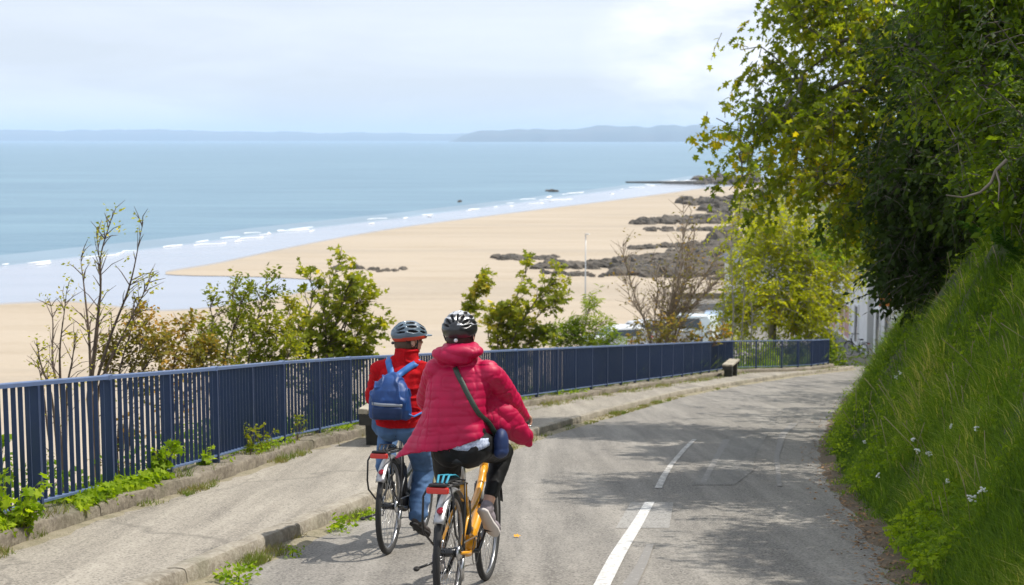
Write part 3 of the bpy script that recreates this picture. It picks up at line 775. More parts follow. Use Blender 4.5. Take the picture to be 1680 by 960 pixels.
outcrop('short dark rock ledge alone on the open sand', 603, 664, 442, 447, 18, 4.5, 2)
outcrop('long low rock ledge reaching farthest left on the sand', 806, 910, 422, 428, 40, 6, 3)
outcrop('jagged rock ledge behind the long low one, rising to the right', 885, 1060, 430, 444, 110, 8, 4, edge=lambda t: (434 - 6 * t, 441 + 3 * t))
outcrop('small scattered rocks nearest the shrubs', 890, 1010, 446, 459, 34, 5, 5, edge=lambda t: (446 + 6 * t, 450 + 8 * t))
outcrop('broad mass of dark boulders below the bare shrub tree', 1010, 1230, 405, 462, 300, 11, 6, edge=lambda t: (432 - 34 * t, 452 + 10 * t))
outcrop('flat rock shelf above the boulder mass', 1035, 1230, 392, 404, 90, 6, 16, edge=lambda t: (408 - 14 * t, 410 - 6 * t))
outcrop('dark pointed ledge across the upper beach', 1042, 1230, 355, 372, 120, 8, 7, edge=lambda t: (366 - 14 * t, 369 - 2 * t))
outcrop('thin rock line under the pointed ledge', 1060, 1210, 376, 380, 40, 5, 17)
outcrop('rounded dark rock mound near the far waterline', 1120, 1172, 330, 338, 34, 9, 8, 1.6)
outcrop('rocky point beyond the mound', 1165, 1240, 326, 350, 50, 9, 9)
outcrop('grey rocky headland tip at the far end of the beach', 1140, 1245, 291, 303, 70, 7, 10)
outcrop('tall dark boulder against the green tree', 1178, 1205, 385, 398, 14, 20, 12, 1.0)
outcrop('small rock awash in the shallow sea', 897, 915, 313, 315, 7, 3, 13, zt=-15)
outcrop('tiny rock awash nearer the left', 746, 757, 330, 332, 5, 2, 14, zt=-15)
M['jetty'] = mat('jetty_stone', (.17, .155, .13), .9, noise=(.4, .3))
a = onz(1030, 300, -15); b = onz(1150, 302.5, -15); m = MB(); n = 12
for k in range(n):
    p = a + (b - a) * k / n; q = a + (b - a) * (k + .97) / n; m.bar(p + (0, 0, .25 + .3 * k / n), q + (0, 0, .25 + .35 * k / n), 3.0, .5 + .7 * k / n)
tag(m.build('jetty', M['jetty'], None, False), 'thin dark stone jetty running out into the shallows', 'jetty')

# ------------------------------------------------------------------ houses beyond the bend
M['render_w'] = mat('white_render', (.70, .71, .72), .8, noise=(1.5, .07), bump=(30, .3, .01))
M['render_g'] = mat('grey_render', (.22, .22, .225), .85, noise=(1.2, .18), bump=(20, .4, .01))
M['slate'] = mat('slate_roof', (.13, .14, .16), .6, noise=(3, .25))
M['pinkwood'] = mat('faded_pink_boards', (.42, .22, .20), .75, noise=(3, .2), col2=(.48, .30, .27))
M['darkglass'] = mat('window_glass', (.03, .035, .045), .1, spec=.7)
M['trim'] = mat('white_trim', (.78, .79, .8), .5)
M['blueboard'] = mat('pale_blue_shutter', (.25, .38, .45), .6)
def house(label, A, B, depth, base, eave, ridge, ops, plinth=0.9):
    """wall from A (far) to B (near) facing the road; ops = [(t0, t1, z0, z1, part, material)]"""
    A = np.array(A, float); B = np.array(B, float); L_ = np.linalg.norm(B - A); T = (B - A) / L_; Nn = np.array([T[1], -T[0]])
    if Nn[0] > 0: Nn = -Nn
    h = empty('house', (A[0], A[1], base)); tag(h, label, 'house')
    def P(s, o, z): q = T * s + Nn * o; return (q[0], q[1], z - base)
    def slab(mb, s0, s1, o0, o1, z0, z1):
        V = [P(s, o, z) for z in (z0, z1) for s, o in ((s0, o0), (s1, o0), (s1, o1), (s0, o1))]
        mb.add(V, [(0, 3, 2, 1), (4, 5, 6, 7), (0, 1, 5, 4), (1, 2, 6, 5), (2, 3, 7, 6), (3, 0, 4, 7)])
    m = MB(); slab(m, 0, L_, 0, -depth, base - 2, eave)
    r1 = [P(0, 0, eave), P(0, -depth, eave), P(0, -depth / 2, ridge)]; r2 = [P(L_, 0, eave), P(L_, -depth, eave), P(L_, -depth / 2, ridge)]
    m.add(r1 + r2, [(0, 1, 2), (3, 5, 4)]); m.build('wall', M['render_w'], h, False)
    m = MB(); slab(m, -.03, L_ + .03, .05, -depth - .05, base - 2.01, base + plinth); m.build('plinth', M['render_g'], h, False)
    m = MB()
    for sgn, o_e in ((1, .35), (-1, -depth - .35)):
        V = [P(s, o, z + e) for e in (0, .16) for s, o, z in ((-.3, o_e, eave - .12), (L_ + .3, o_e, eave - .12), (L_ + .3, -depth / 2, ridge), (-.3, -depth / 2, ridge))]
        m.add(V, [(0, 3, 2, 1), (4, 5, 6, 7), (0, 1, 5, 4), (1, 2, 6, 5), (2, 3, 7, 6), (3, 0, 4, 7)])
    rf = m.build('roof', M['slate'], h, False)
    m = MB(); slab(m, L_ * .7, L_ * .7 + .9, -depth / 2 + .3, -depth / 2 - .3, ridge - .4, ridge + 1.0); m.build('chimney', M['render_w'], rf, False)
    for t0, t1, z0, z1, part, mt in ops:
        m = MB(); slab(m, t0, t1, .02, -.05, base + z0, base + z1); o = m.build(part, mt, h, False)
        m = MB()
        e = .10
        slab(m, t0 - e, t1 + e, .08, .003, base + z1, base + z1 + e); slab(m, t0 - e, t1 + e, .09, .003, base + z0 - e, base + z0)
        slab(m, t0 - e, t0, .07, .003, base + z0, base + z1); slab(m, t1, t1 + e, .07, .003, base + z0, base + z1)
        if t1 - t0 > 1: slab(m, (t0 + t1) / 2 - .04, (t0 + t1) / 2 + .04, .06, .022, base + z0, base + z1)
        m.build('frame', M['trim'], o, False)
    return h
gA = float(g0(82)); gB = float(g0(70))
house('white house with faded pink boarded openings over a grey plinth at the bend', (18.6, 83), (17.75, 70.5), 8, gA, gA + 5.4, gA + 8.2,
      [(1.0, 3.2, 1.25, 2.9, 'shutter', M['pinkwood']), (4.2, 7.6, 1.35, 3.1, 'shutter', M['pinkwood']), (9.2, 10.1, 1.5, 3.4, 'window', M['darkglass']), (2.2, 3.2, 3.8, 5.0, 'window', M['darkglass']), (6.2, 7.2, 3.8, 5.0, 'window', M['darkglass'])], 1.2)
house('tall white house with dark windows behind the grassy bank', (17.85, 69.6), (17.3, 61), 8, gB, gB + 5.6, gB + 8.6,
      [(.8, 1.7, .3, 2.5, 'door', M['darkglass']), (3.0, 4.0, 1.2, 2.6, 'window', M['darkglass']), (.9, 1.9, 3.4, 4.9, 'window', M['darkglass']), (3.2, 4.2, 3.4, 4.9, 'window', M['darkglass']), (6, 7, 3.4, 4.9, 'window', M['darkglass'])], .25)
house('pale house glimpsed behind the green tree with blue shutters', (15.6, 104), (16.4, 92), 8, -13.6, -8.6, -6,
      [(2, 3.2, 1.2, 2.6, 'shutter', M['blueboard']), (6, 7.2, 1.2, 2.6, 'shutter', M['blueboard'])], .5)
# projecting sign with an orange panel
M['orange'] = mat('orange_panel', (.75, .25, .03), .5)
so = empty('hanging_sign', (16.9, 64, float(g0(64)) + 2.7)); tag(so, 'narrow orange hanging sign on the white house wall', 'sign')
m = MB(); m.box((0, 0, .35), (.55, .06, 1.1)); m.build('panel', M['orange'], so, bevel=.01)
m = MB(); m.box((.25, 0, .97), (.6, .04, .04)); m.build('bracket', M['darkwood'], so)
# ------------------------------------------------------------------ vegetation
LV = {}
LV['maple'] = leafmat('maple_leaf', [(0, (.055, .082, .01)), (.45, (.12, .165, .014)), (.85, (.24, .26, .02)), (1, (.42, .34, .02))], .52, (2.4, 2.3, .5), .6)
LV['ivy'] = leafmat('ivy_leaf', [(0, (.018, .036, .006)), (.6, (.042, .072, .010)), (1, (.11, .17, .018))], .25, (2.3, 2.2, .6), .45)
LV['fresh'] = leafmat('fresh_green_leaf', [(0, (.06, .11, .008)), (.6, (.14, .22, .014)), (1, (.26, .33, .025))], .45, (2.4, 2.1, .6), .6)
LV['yellow'] = leafmat('yellow_green_leaf', [(0, (.15, .19, .010)), (.5, (.34, .38, .015)), (.85, (.46, .46, .02)), (1, (.46, .33, .02))], .55, (1.8, 1.7, .4), .85)
LV['shrub'] = leafmat('shrub_leaf', [(0, (.075, .105, .012)), (.5, (.18, .22, .02)), (.85, (.34, .35, .04)), (1, (.46, .40, .07))], .48, (2.1, 1.9, .5), .6)
LV['rust'] = leafmat('rusty_leaf', [(0, (.12, .10, .02)), (.4, (.20, .20, .025)), (.72, (.38, .24, .04)), (1, (.52, .30, .05))], .35, (1.7, 1.4, .7))
LV['grass'] = leafmat('grass_blade', [(0, (.05, .10, .015)), (.5, (.115, .20, .028)), (.88, (.22, .31, .05)), (1, (.48, .45, .20))], .48, (2.1, 2.0, .5), .55)
LV['weed'] = leafmat('weed_leaf', [(0, (.09, .17, .01)), (.5, (.22, .32, .015)), (1, (.40, .50, .03))], .42, (1.8, 1.8, .6), .4)
LV['straw'] = leafmat('dry_blade', [(0, (.30, .25, .12)), (.5, (.20, .24, .05)), (1, (.12, .20, .03))], .3, (1.4, 1.3, .8))
LV['fern'] = leafmat('fern_leaf', [(0, (.03, .09, .01)), (.6, (.07, .17, .015)), (1, (.12, .24, .03))], .4, (1.9, 1.9, .7))
M['bark'] = mat('bark', (.11, .095, .075), .9, noise=(6, .35), bump=(14, .8, .02))
M['twig'] = mat('twig_bark', (.14, .10, .075), .85, noise=(8, .3))
M['drytwig'] = mat('dry_twig_bark', (.25, .19, .135), .9, noise=(8, .3))
M['greybark'] = mat('grey_bark', (.26, .24, .20), .9, noise=(5, .3), bump=(12, .6, .02))

SH = {'oval': (np.array([(0, 0, 0), (.35, .26, .05), (1, 0, -.04), (.35, -.26, .05), (.78, .14, 0.01), (.78, -.14, .01)]), [(0, 5, 1), (0, 3, 5), (5, 4, 1), (5, 2, 4)]),
      'leaf': (np.array([(0, 0, 0), (.45, .30, .06), (1, 0, -.05), (.45, -.30, .06)]), [(0, 2, 1), (0, 3, 2)]),
      'lobed': (np.array([(0, 0, 0), (.10, .42, .05), (.36, .22, .03), (.62, .55, 0), (.66, .20, .02), (1.05, 0, -.08), (.66, -.20, .02), (.62, -.55, 0), (.36, -.22, .03), (.10, -.42, .05)]),
                [(0, 2, 1), (0, 4, 2), (2, 4, 3), (0, 6, 4), (4, 6, 5), (0, 8, 6), (6, 8, 7), (0, 9, 8)]),
      'narrow': (np.array([(0, 0, 0), (.4, .11, .03), (1, 0, -.06), (.4, -.11, .03)]), [(0, 2, 1), (0, 3, 2)])}
def unit(a): return a / (np.linalg.norm(a, axis=-1, keepdims=True) + 1e-9)
def leaf_geo(P, D, Nn, S, shape):
    T, Fs = SH[shape]; Fs = np.array(Fs); D = unit(D); B = unit(np.cross(Nn, D)); Nn = np.cross(D, B)
    V = P[:, None] + S[:, None, None] * (T[None, :, 0, None] * D[:, None] + T[None, :, 1, None] * B[:, None] + T[None, :, 2, None] * Nn[:, None])
    n = len(P); Fi = (Fs[None] + (np.arange(n) * len(T))[:, None, None]).reshape(-1, 3)
    return V.reshape(-1, 3), Fi, len(Fs)
class Fol:
    def __init__(s, rng): s.V = []; s.F = []; s.var = []; s.n = 0; s.rng = rng
    def leaves(s, P, D, Nn, S, shape, var):
        V, Fi, k = leaf_geo(P, D, Nn, S, shape); s.V.append(V); s.F.append(Fi + s.n); s.n += len(V); s.var.append(np.repeat(var, k))
    def sprays(s, P0, D0, Ls, nl, size, shape, droop=.2, spread=.9, var=None, flat=.6, szj=.35):
        rng = s.rng; n = len(P0); D0 = unit(D0); t = (np.arange(nl) + .8) / nl
        Ls = np.broadcast_to(Ls, (n,))
        P = P0[:, None] + D0[:, None] * (Ls[:, None, None] * t[None, :, None])
        P = P + np.array([0, 0, -1.0]) * (droop * Ls[:, None, None] * (t ** 2)[None, :, None])
        Dd = D0[:, None] + np.array([0, 0, -2.0]) * droop * t[None, :, None]
        side = unit(np.cross(D0, np.array([0, 0, 1.0]) + rng.normal(0, .35, (n, 3))))
        sg = np.where(np.arange(nl) % 2, 1, -1)[None, :, None]
        LD = unit(Dd * (1 - spread * .5) + side[:, None] * sg * spread + rng.normal(0, .35, (n, nl, 3)) + np.array([0, 0, -droop]))
        NN = unit(np.array([0, 0, flat]) + rng.normal(0, .5, (n, nl, 3)))
        S = size * (1 + szj * rng.uniform(-1, 1, (n, nl)))
        vv = (np.clip(rng.normal(.45, .18, (n, 1)) if var is None else var[:, None], 0, 1) + rng.normal(0, .13, (n, nl))).clip(0, 1)
        s.leaves(P.reshape(-1, 3), LD.reshape(-1, 3), NN.reshape(-1, 3), S.ravel(), shape, vv.ravel())
    def build(s, name, m, parent, org=(0, 0, 0)):
        if not s.V: return None
        return link_mesh(name, np.concatenate(s.V) - np.array(org), np.concatenate(s.F), m, parent, False, var=np.concatenate(s.var))

class Stems:
    """tapering tubes collected with numpy"""
    def __init__(s): s.V = []; s.F = []; s.n = 0
    def tube(s, P, r, k=5):
        P = np.asarray(P, float); m = len(P); r = np.broadcast_to(r, (m,)); T = unit(np.gradient(P, axis=0)); a = np.cross(T, np.array([.3, .2, 1.0])); a = unit(a); b = np.cross(T, a)
        th = np.arange(k) * 2 * np.pi / k
        V = P[:, None] + r[:, None, None] * (a[:, None] * np.cos(th)[None, :, None] + b[:, None] * np.sin(th)[None, :, None])
        i = np.arange(m * k).reshape(m, k); Fq = np.stack([i[:-1], np.roll(i[:-1], -1, 1), np.roll(i[1:], -1, 1), i[1:]], -1).reshape(-1, 4)
        s.V.append(V.reshape(-1, 3)); s.F.append(Fq + s.n); s.n += m * k
    def build(s, name, m, parent, org=(0, 0, 0)):
        return link_mesh(name, np.concatenate(s.V) - np.array(org), np.concatenate(s.F), m, parent, True)

def skeleton(rng, trunk, targets, r_twig=.006, r_trunk=.2, sag=.12, power=.5, kmin=3):
    """grow limbs from the trunk line out to every target"""
    nodes = [np.array(p, float) for p in trunk]; par = [-1] + list(range(len(trunk) - 1))
    targets = np.array(targets); o = np.argsort(np.linalg.norm(targets - nodes[-1], axis=1) + rng.normal(0, .2, len(targets))); tips = []
    for ti in o:
        tg = targets[ti]; A = np.array(nodes); d = np.linalg.norm(A - tg, axis=1) + .5 * np.maximum(0, A[:, 2] - tg[2]); d[0] += 2
        j = int(np.argmin(d)); a = nodes[j]; L_ = np.linalg.norm(tg - a); n = max(2, int(L_ / .45) + 1)
        prev = j; side = rng.normal(0, .10, 3) * L_
        for k in range(1, n + 1):
            t = k / n; p = a + (tg - a) * t + side * math.sin(math.pi * t) + np.array([0, 0, sag * L_ * math.sin(math.pi * t)])
            nodes.append(p); par.append(prev); prev = len(nodes) - 1
        tips.append((prev, unit(tg - nodes[par[prev]])))
    N_ = len(nodes); cnt = np.zeros(N_); child = [[] for _ in range(N_)]
    for i in range(N_):
        if par[i] >= 0: child[par[i]].append(i)
    for i in range(N_ - 1, -1, -1): cnt[i] = max(1, sum(cnt[c] for c in child[i]))
    rad = np.maximum(r_twig * cnt ** power, r_twig); rad = np.minimum(rad, r_trunk)
    for i in range(len(trunk)): rad[i] = max(rad[i], r_trunk * (1 - .45 * i / max(1, len(trunk) - 1)))
    st = Stems(); done = set()
    def run(i, start):
        chain = [start, i] if start is not None else [i]
        while True:
            if not child[i]: break
            c = max(child[i], key=lambda q: cnt[q])
            for q in child[i]:
                if q != c: stack.append((q, i))
            chain.append(c); i = c
        P = [nodes[q] for q in chain]; r = [rad[q] for q in chain]
        if start is not None: r[0] = min(r[0], r[1] * 1.25)
        if len(P) > 1: st.tube(P, np.array(r), 7 if r[0] > .04 else kmin + 1)
    stack = [(0, None)]
    while stack: q, s_ = stack.pop(); run(q, s_)
    return st, nodes, tips

def blob_pts(rng, blobs, n):
    """blobs: (u, v, y, ru, rv, rdepth) -> points inside, more toward the outside"""
    wts = np.array([b[3] * b[4] for b in blobs], float); wts /= wts.sum(); ch = rng.choice(len(blobs), n, p=wts); out = []
    for c in ch:
        u, v, y, ru, rv, rd = blobs[c]; q = unit(rng.normal(0, 1, 3)) * rng.random() ** .45
        out.append(PX(u + q[0] * ru, v + q[1] * rv, y + q[2] * rd))
    return np.array(out)

def tree(name, label, cat, seed, trunk, blobs, nt, leafm, shape, size, spray_n, nl, Ls, droop=.25, bark='bark', r_trunk=.2, r_twig=.006, group=None, extra=None, wind=(0, 0, 0), var_fn=None, sag=.12, vmean=.45):
    rng = np.random.default_rng(seed); base = np.array(trunk[0], float)
    o = empty(name, base); tag(o, label, cat, group)
    tg = blob_pts(rng, blobs, nt) if blobs else np.zeros((0, 3))
    if extra is not None: tg = np.concatenate([tg, np.array(extra)]) if len(tg) else np.array(extra)
    st, nodes, tips = skeleton(rng, trunk, tg, r_twig, r_trunk, sag)
    fol = Fol(rng); c = np.mean(tg, 0)
    P0 = []; D0 = []
    for (i, d) in tips:
        for k in range(spray_n):
            P0.append(nodes[i] + rng.normal(0, Ls * .35, 3)); D0.append(d * .6 + unit(rng.normal(0, 1, 3)) * .9 + np.array(wind))
    P0 = np.array(P0); D0 = unit(np.array(D0))
    for p, d in list(zip(P0, D0))[::2]:
        st.tube([p - d * Ls * .15, p + d * Ls * .5 + (0, 0, -droop * Ls * .25), p + d * Ls * .95 + (0, 0, -droop * Ls * .9)], np.array([r_twig, r_twig * .7, r_twig * .35]), 3)
    var = np.clip(vmean + .32 * nz(P0, .9, seed) + rng.normal(0, .12, len(P0)), 0, 1)
    if var_fn is not None: var = np.clip(var_fn(P0, var), 0, 1)
    fol.sprays(P0, D0, Ls * rng.uniform(.6, 1.3, len(P0)), nl, size, shape, droop, .9, var)
    st.build('trunk', M[bark], o, base); fol.build('crown', LV[leafm], o, base)
    return o

def ground_z(x, y): return float(seaside(np.array(x), np.array(y)))
def stem_plant(name, label, cat, seed, y, stems, leafm, shape, size, ntw, tw_len, nl, r0=.02, droop=.15, wind=.35, group=None, depth=.5, bark='twig', leafprob=1.0, start=.15, vmean=.5, var_fn=None, up=.6, base=None, drop=True):
    """stems traced on the photo at distance y, with side twigs and leaves"""
    rng = np.random.default_rng(seed); st = Stems(); fol = Fol(rng); P0 = []; D0 = []
    b = PX(*stems[0][0], y) if base is None else np.array(base)
    if drop: b = np.array([b[0], b[1], ground_z(b[0], b[1]) - .1])
    o = empty(name, b); tag(o, label, cat, group)
    for si, s in enumerate(stems):
        yy = y + rng.uniform(-depth, depth); pts = [PX(u, v, y + (yy - y) * (.3 + .7 * k / max(1, len(s) - 1))) for k, (u, v) in enumerate(s)]
        if drop: 
            q = pts[0]; pts = [np.array([b[0] * .6 + q[0] * .4, b[1] * .6 + q[1] * .4, b[2]])] + pts
        P = np.array(pts); tt = np.linspace(0, len(P) - 1, len(P) * 4); C_ = np.stack([np.interp(tt, np.arange(len(P)), P[:, k]) for k in range(3)], 1)
        ker = np.array([.25, .5, .25])
        for _ in range(3): C_[1:-1] = C_[:-2] * .25 + C_[1:-1] * .5 + C_[2:] * .25
        C_[1:-1] += nz(C_[1:-1], 2.0, seed)[:, None] * .03
        r = r0 * (1 - .85 * np.linspace(0, 1, len(C_))); st.tube(C_, r, 6)
        for k in range(ntw):
            t = start + (1 - start) * rng.random() ** .8; i = t * (len(C_) - 1); a = int(min(i, len(C_) - 2)); p = C_[a] + (C_[a + 1] - C_[a]) * (i - a); T = unit(C_[a + 1] - C_[a])
            d = unit(T * .5 + unit(rng.normal(0, 1, 3)) * .9 + np.array([wind, 0, up])); L_ = tw_len * rng.uniform(.5, 1.25) * (1.15 - .65 * t)
            q = p + d * L_ * .5 + rng.normal(0, .03, 3) * L_; e = p + d * L_ + np.array([wind * .2, 0, -.1]) * L_
            st.tube([p, q, e], np.array([r0 * .28, r0 * .2, r0 * .08]), 4)
            for _ in range(2):
                if rng.random() < leafprob: P0.append(p + (e - p) * rng.uniform(.15, .85)); D0.append(d + unit(rng.normal(0, 1, 3)) * .8)
        if rng.random() < leafprob * 1.5: P0.append(C_[-2]); D0.append(C_[-1] - C_[-2])
    P0 = np.array(P0); D0 = unit(np.array(D0)); var = np.clip(vmean + .35 * nz(P0, 1.6, seed) + rng.normal(0, .12, len(P0)), 0, 1)
    if var_fn is not None: var = var_fn(P0, var)
    fol.sprays(P0, D0, tw_len * .45 * rng.uniform(.6, 1.2, len(P0)), nl, size, shape, droop, .9, var)
    st.build('stem', M[bark], o, b); fol.build('foliage', LV[leafm], o, b)
    return o
G1 = 'shrubs growing beyond the railing'
# bare saplings at the left
stem_plant('sapling', 'tall nearly bare sapling with tiny leaves at the left, its tip highest above the sea', 'sapling', 11, 14.5,
    [[(148, 640), (152, 560), (165, 470), (172, 400), (186, 345)], [(155, 640), (175, 560), (205, 490), (225, 430), (235, 365)], [(150, 640), (148, 540), (140, 470), (133, 420)], [(160, 640), (180, 590), (215, 520), (248, 455)], [(150, 640), (160, 540), (170, 450), (158, 380)]],
    'shrub', 'leaf', .042, 20, .42, 4, .022, leafprob=.42, start=.2, wind=.2, group=G1, vmean=.7)
stem_plant('sapling', 'lower bare sapling with reddish twigs left of the tallest one', 'sapling', 12, 14.0,
    [[(100, 650), (98, 580), (108, 520), (113, 465)], [(95, 650), (82, 590), (85, 530), (82, 495)], [(105, 650), (120, 590), (128, 540)], [(88, 650), (68, 600), (62, 560)], [(75, 655), (60, 590)]],
    'shrub', 'leaf', .040, 14, .36, 4, .018, leafprob=.5, start=.25, wind=.1, group=G1, vmean=.75)
stem_plant('shrub', 'rust and orange leaved shrub low between the saplings', 'shrub', 13, 15.0,
    [[(190, 650), (200, 590), (215, 540), (225, 510)], [(200, 650), (225, 590), (240, 530)], [(180, 650), (175, 600), (185, 565)], [(210, 650), (240, 600), (262, 560)]],
    'rust', 'leaf', .062, 34, .42, 5, .016, group=G1, start=.1, vmean=.45)
stem_plant('shrub', 'small orange tipped shrub between the rusty shrub and the green ones', 'shrub', 14, 17.5,
    [[(275, 640), (285, 590), (300, 548), (298, 530)], [(285, 640), (310, 600), (325, 560)], [(270, 640), (262, 590), (268, 545)], [(300, 640), (330, 600), (345, 575)]],
    'rust', 'leaf', .062, 36, .42, 6, .016, group=G1, start=.1, vmean=.62)
stem_plant('shrub', 'loose olive green shrub with upright shoots left of the tallest leafy shrub', 'shrub', 15, 20.5,
    [[(350, 640), (345, 570), (348, 520), (345, 500)], [(360, 640), (375, 560), (395, 510), (402, 480)], [(370, 640), (400, 580), (425, 520), (438, 465)], [(380, 640), (420, 590), (445, 540)], [(345, 640), (330, 590), (335, 550)], [(370, 640), (385, 590), (382, 530), (381, 480)]],
    'shrub', 'leaf', .072, 40, .58, 6, .024, group=G1, start=.05, vmean=.5)
stem_plant('shrub', 'pale yellowish shrub low in front of the olive one', 'shrub', 16, 20.0,
    [[(420, 640), (440, 590), (455, 550)], [(410, 640), (405, 590), (415, 545)], [(430, 640), (465, 600), (480, 565)], [(440, 640), (470, 560), (476, 500)]],
    'shrub', 'leaf', .072, 40, .50, 6, .016, group=G1, start=.05, vmean=.68)
stem_plant('shrub', 'tallest leafy green shrub left of the riders with broad leaves', 'shrub', 17, 24.5,
    [[(520, 620), (525, 540), (540, 470), (558, 425)], [(530, 620), (555, 550), (580, 500), (600, 488)], [(515, 620), (505, 550), (512, 490), (508, 460)], [(525, 620), (560, 580), (590, 545)], [(510, 620), (485, 580), (492, 540)], [(530, 620), (540, 560), (560, 500), (575, 460)], [(540, 620), (535, 560), (530, 500)], [(540, 620), (560, 560), (570, 520), (590, 505)]],
    'shrub', 'lobed', .10, 34, .64, 5, .032, group=G1, start=.02, vmean=.4)
stem_plant('shrub', 'thin leafy shoot leaning right towards the grey helmet', 'shrub', 18, 24.5,
    [[(560, 620), (585, 580), (610, 545), (630, 525)], [(565, 620), (580, 595), (600, 575)]],
    'shrub', 'lobed', .10, 20, .36, 5, .018, group=G1, start=.2, vmean=.45, wind=.5)
stem_plant('shrub', 'slim brownish sapling leaning right above the black helmet', 'shrub', 19, 29.5,
    [[(745, 590), (752, 545), (768, 495), (795, 452)], [(745, 590), (760, 530), (775, 490), (790, 462)]],
    'shrub', 'lobed', .105, 26, .42, 6, .02, group=G1, start=.3, vmean=.7, wind=.5)
stem_plant('shrub', 'bright leafy shrub with two long wind-bent shoots right of the black helmet', 'shrub', 20, 33.0,
    [[(820, 590), (830, 540), (850, 480), (870, 430)], [(825, 590), (850, 540), (880, 490), (912, 452)], [(830, 590), (860, 545), (895, 505), (912, 492)], [(815, 590), (800, 550), (805, 515)], [(820, 590), (815, 540), (825, 510)], [(835, 590), (870, 560), (890, 545)], [(825, 590), (845, 540), (850, 515)]],
    'shrub', 'lobed', .125, 32, .68, 5, .032, group=G1, start=.03, vmean=.55, wind=.55)
stem_plant('shrub', 'low fresh green bush in front of the parked white hatchback', 'shrub', 21, 41.0,
    [[(950, 585), (955, 550), (965, 515), (968, 495)], [(955, 585), (975, 555), (985, 530)], [(945, 585), (930, 560), (925, 548)], [(960, 585), (990, 570), (1000, 560)], [(940, 585), (915, 570), (905, 560)], [(950, 585), (945, 550), (945, 535)]],
    'fresh', 'narrow', .17, 40, .74, 8, .025, group=G1, start=.0, vmean=.75)
# shrub tree nearly without leaves
br = []
rng = np.random.default_rng(31)
for k in range(15):
    a = rng.uniform(-1, 1); hh = rng.uniform(.55, 1); br.append([(1088 + a * 12, 585), (1088 + a * 35, 520), (1088 + a * 62 + 10 * (k % 3), 585 - 150 * hh), (1088 + a * 88 + 18, 585 - 262 * hh * (1 - .25 * abs(a)))])
stem_plant('bare_tree', 'bare twiggy tree with grey brown branches spread before the rocks', 'tree', 32, 47.0, br, 'rust', 'leaf', .10, 56, 1.25, 3, .042, leafprob=.25, start=.12, wind=.1, depth=1.5, bark='drytwig', vmean=.3)
stem_plant('shrub', 'low rusty bramble at the foot of the bare tree', 'shrub', 33, 45.0,
    [[(1040, 590), (1035, 560), (1045, 535)], [(1070, 590), (1065, 560), (1075, 530)], [(1100, 585), (1105, 555), (1100, 530)], [(1140, 580), (1150, 560), (1160, 545)], [(1060, 590), (1080, 565), (1090, 545)], [(1120, 580), (1130, 560), (1125, 545)], [(1160, 580), (1175, 560), (1185, 540)]],
    'rust', 'leaf', .13, 16, .7, 5, .03, group=G1, start=.0, vmean=.45, depth=1.2)
# yellow-green tree behind the far railing
b0 = PX(1268, 575, 60); b0[2] = ground_z(b0[0], b0[1]) - .2
tr = [b0, PX(1268, 572, 60), PX(1267, 545, 60), PX(1268, 525, 60)]
lim = [PX(u, v, 60 + d) for u, v, d in [(1225, 470, 0), (1240, 400, 1), (1262, 440, -1), (1268, 360, 0), (1290, 420, 1), (1300, 350, -1), (1320, 440, 0), (1215, 420, -1), (1240, 345, 0), (1345, 400, 1)]]
tree('yellow_green_tree', 'light yellow green tree with forked grey trunk behind the far end of the railing', 'tree', 41, tr,
    [(1225, 470, 60, 32, 80, 2), (1235, 395, 61, 42, 60, 2), (1340, 500, 60, 45, 40, 2), (1300, 390, 61, 60, 60, 2), (1320, 460, 60, 62, 75, 2), (1375, 420, 62, 40, 55, 2), (1395, 380, 62, 44, 40, 2), (1280, 500, 60, 76, 50, 2), (1318, 525, 60, 34, 36, 2), (1210, 520, 60, 20, 50, 1.5)], 330,
    'yellow', 'leaf', .15, 8, 11, .75, .2, 'greybark', .20, .014, extra=lim, vmean=.52)
stem_plant('shrub', 'thin whitish stemmed saplings left of the yellow green tree', 'shrub', 42, 56.0,
    [[(1200, 580), (1205, 500), (1198, 430), (1205, 380)], [(1215, 580), (1222, 480), (1215, 400)], [(1190, 580), (1185, 520), (1192, 470)], [(1230, 580), (1235, 520), (1228, 460)]], 'yellow', 'leaf', .14, 20, .9, 5, .05, leafprob=.6, group=G1, vmean=.4, bark='greybark')
stem_plant('shrub', 'leafy shrub at the far end post of the railing', 'shrub', 43, 61.0,
    [[(1345, 590), (1350, 570), (1345, 552)], [(1355, 590), (1362, 575), (1358, 558)], [(1320, 590), (1325, 560), (1335, 540)]], 'fresh', 'leaf', .14, 18, .8, 6, .04, group=G1, vmean=.6)

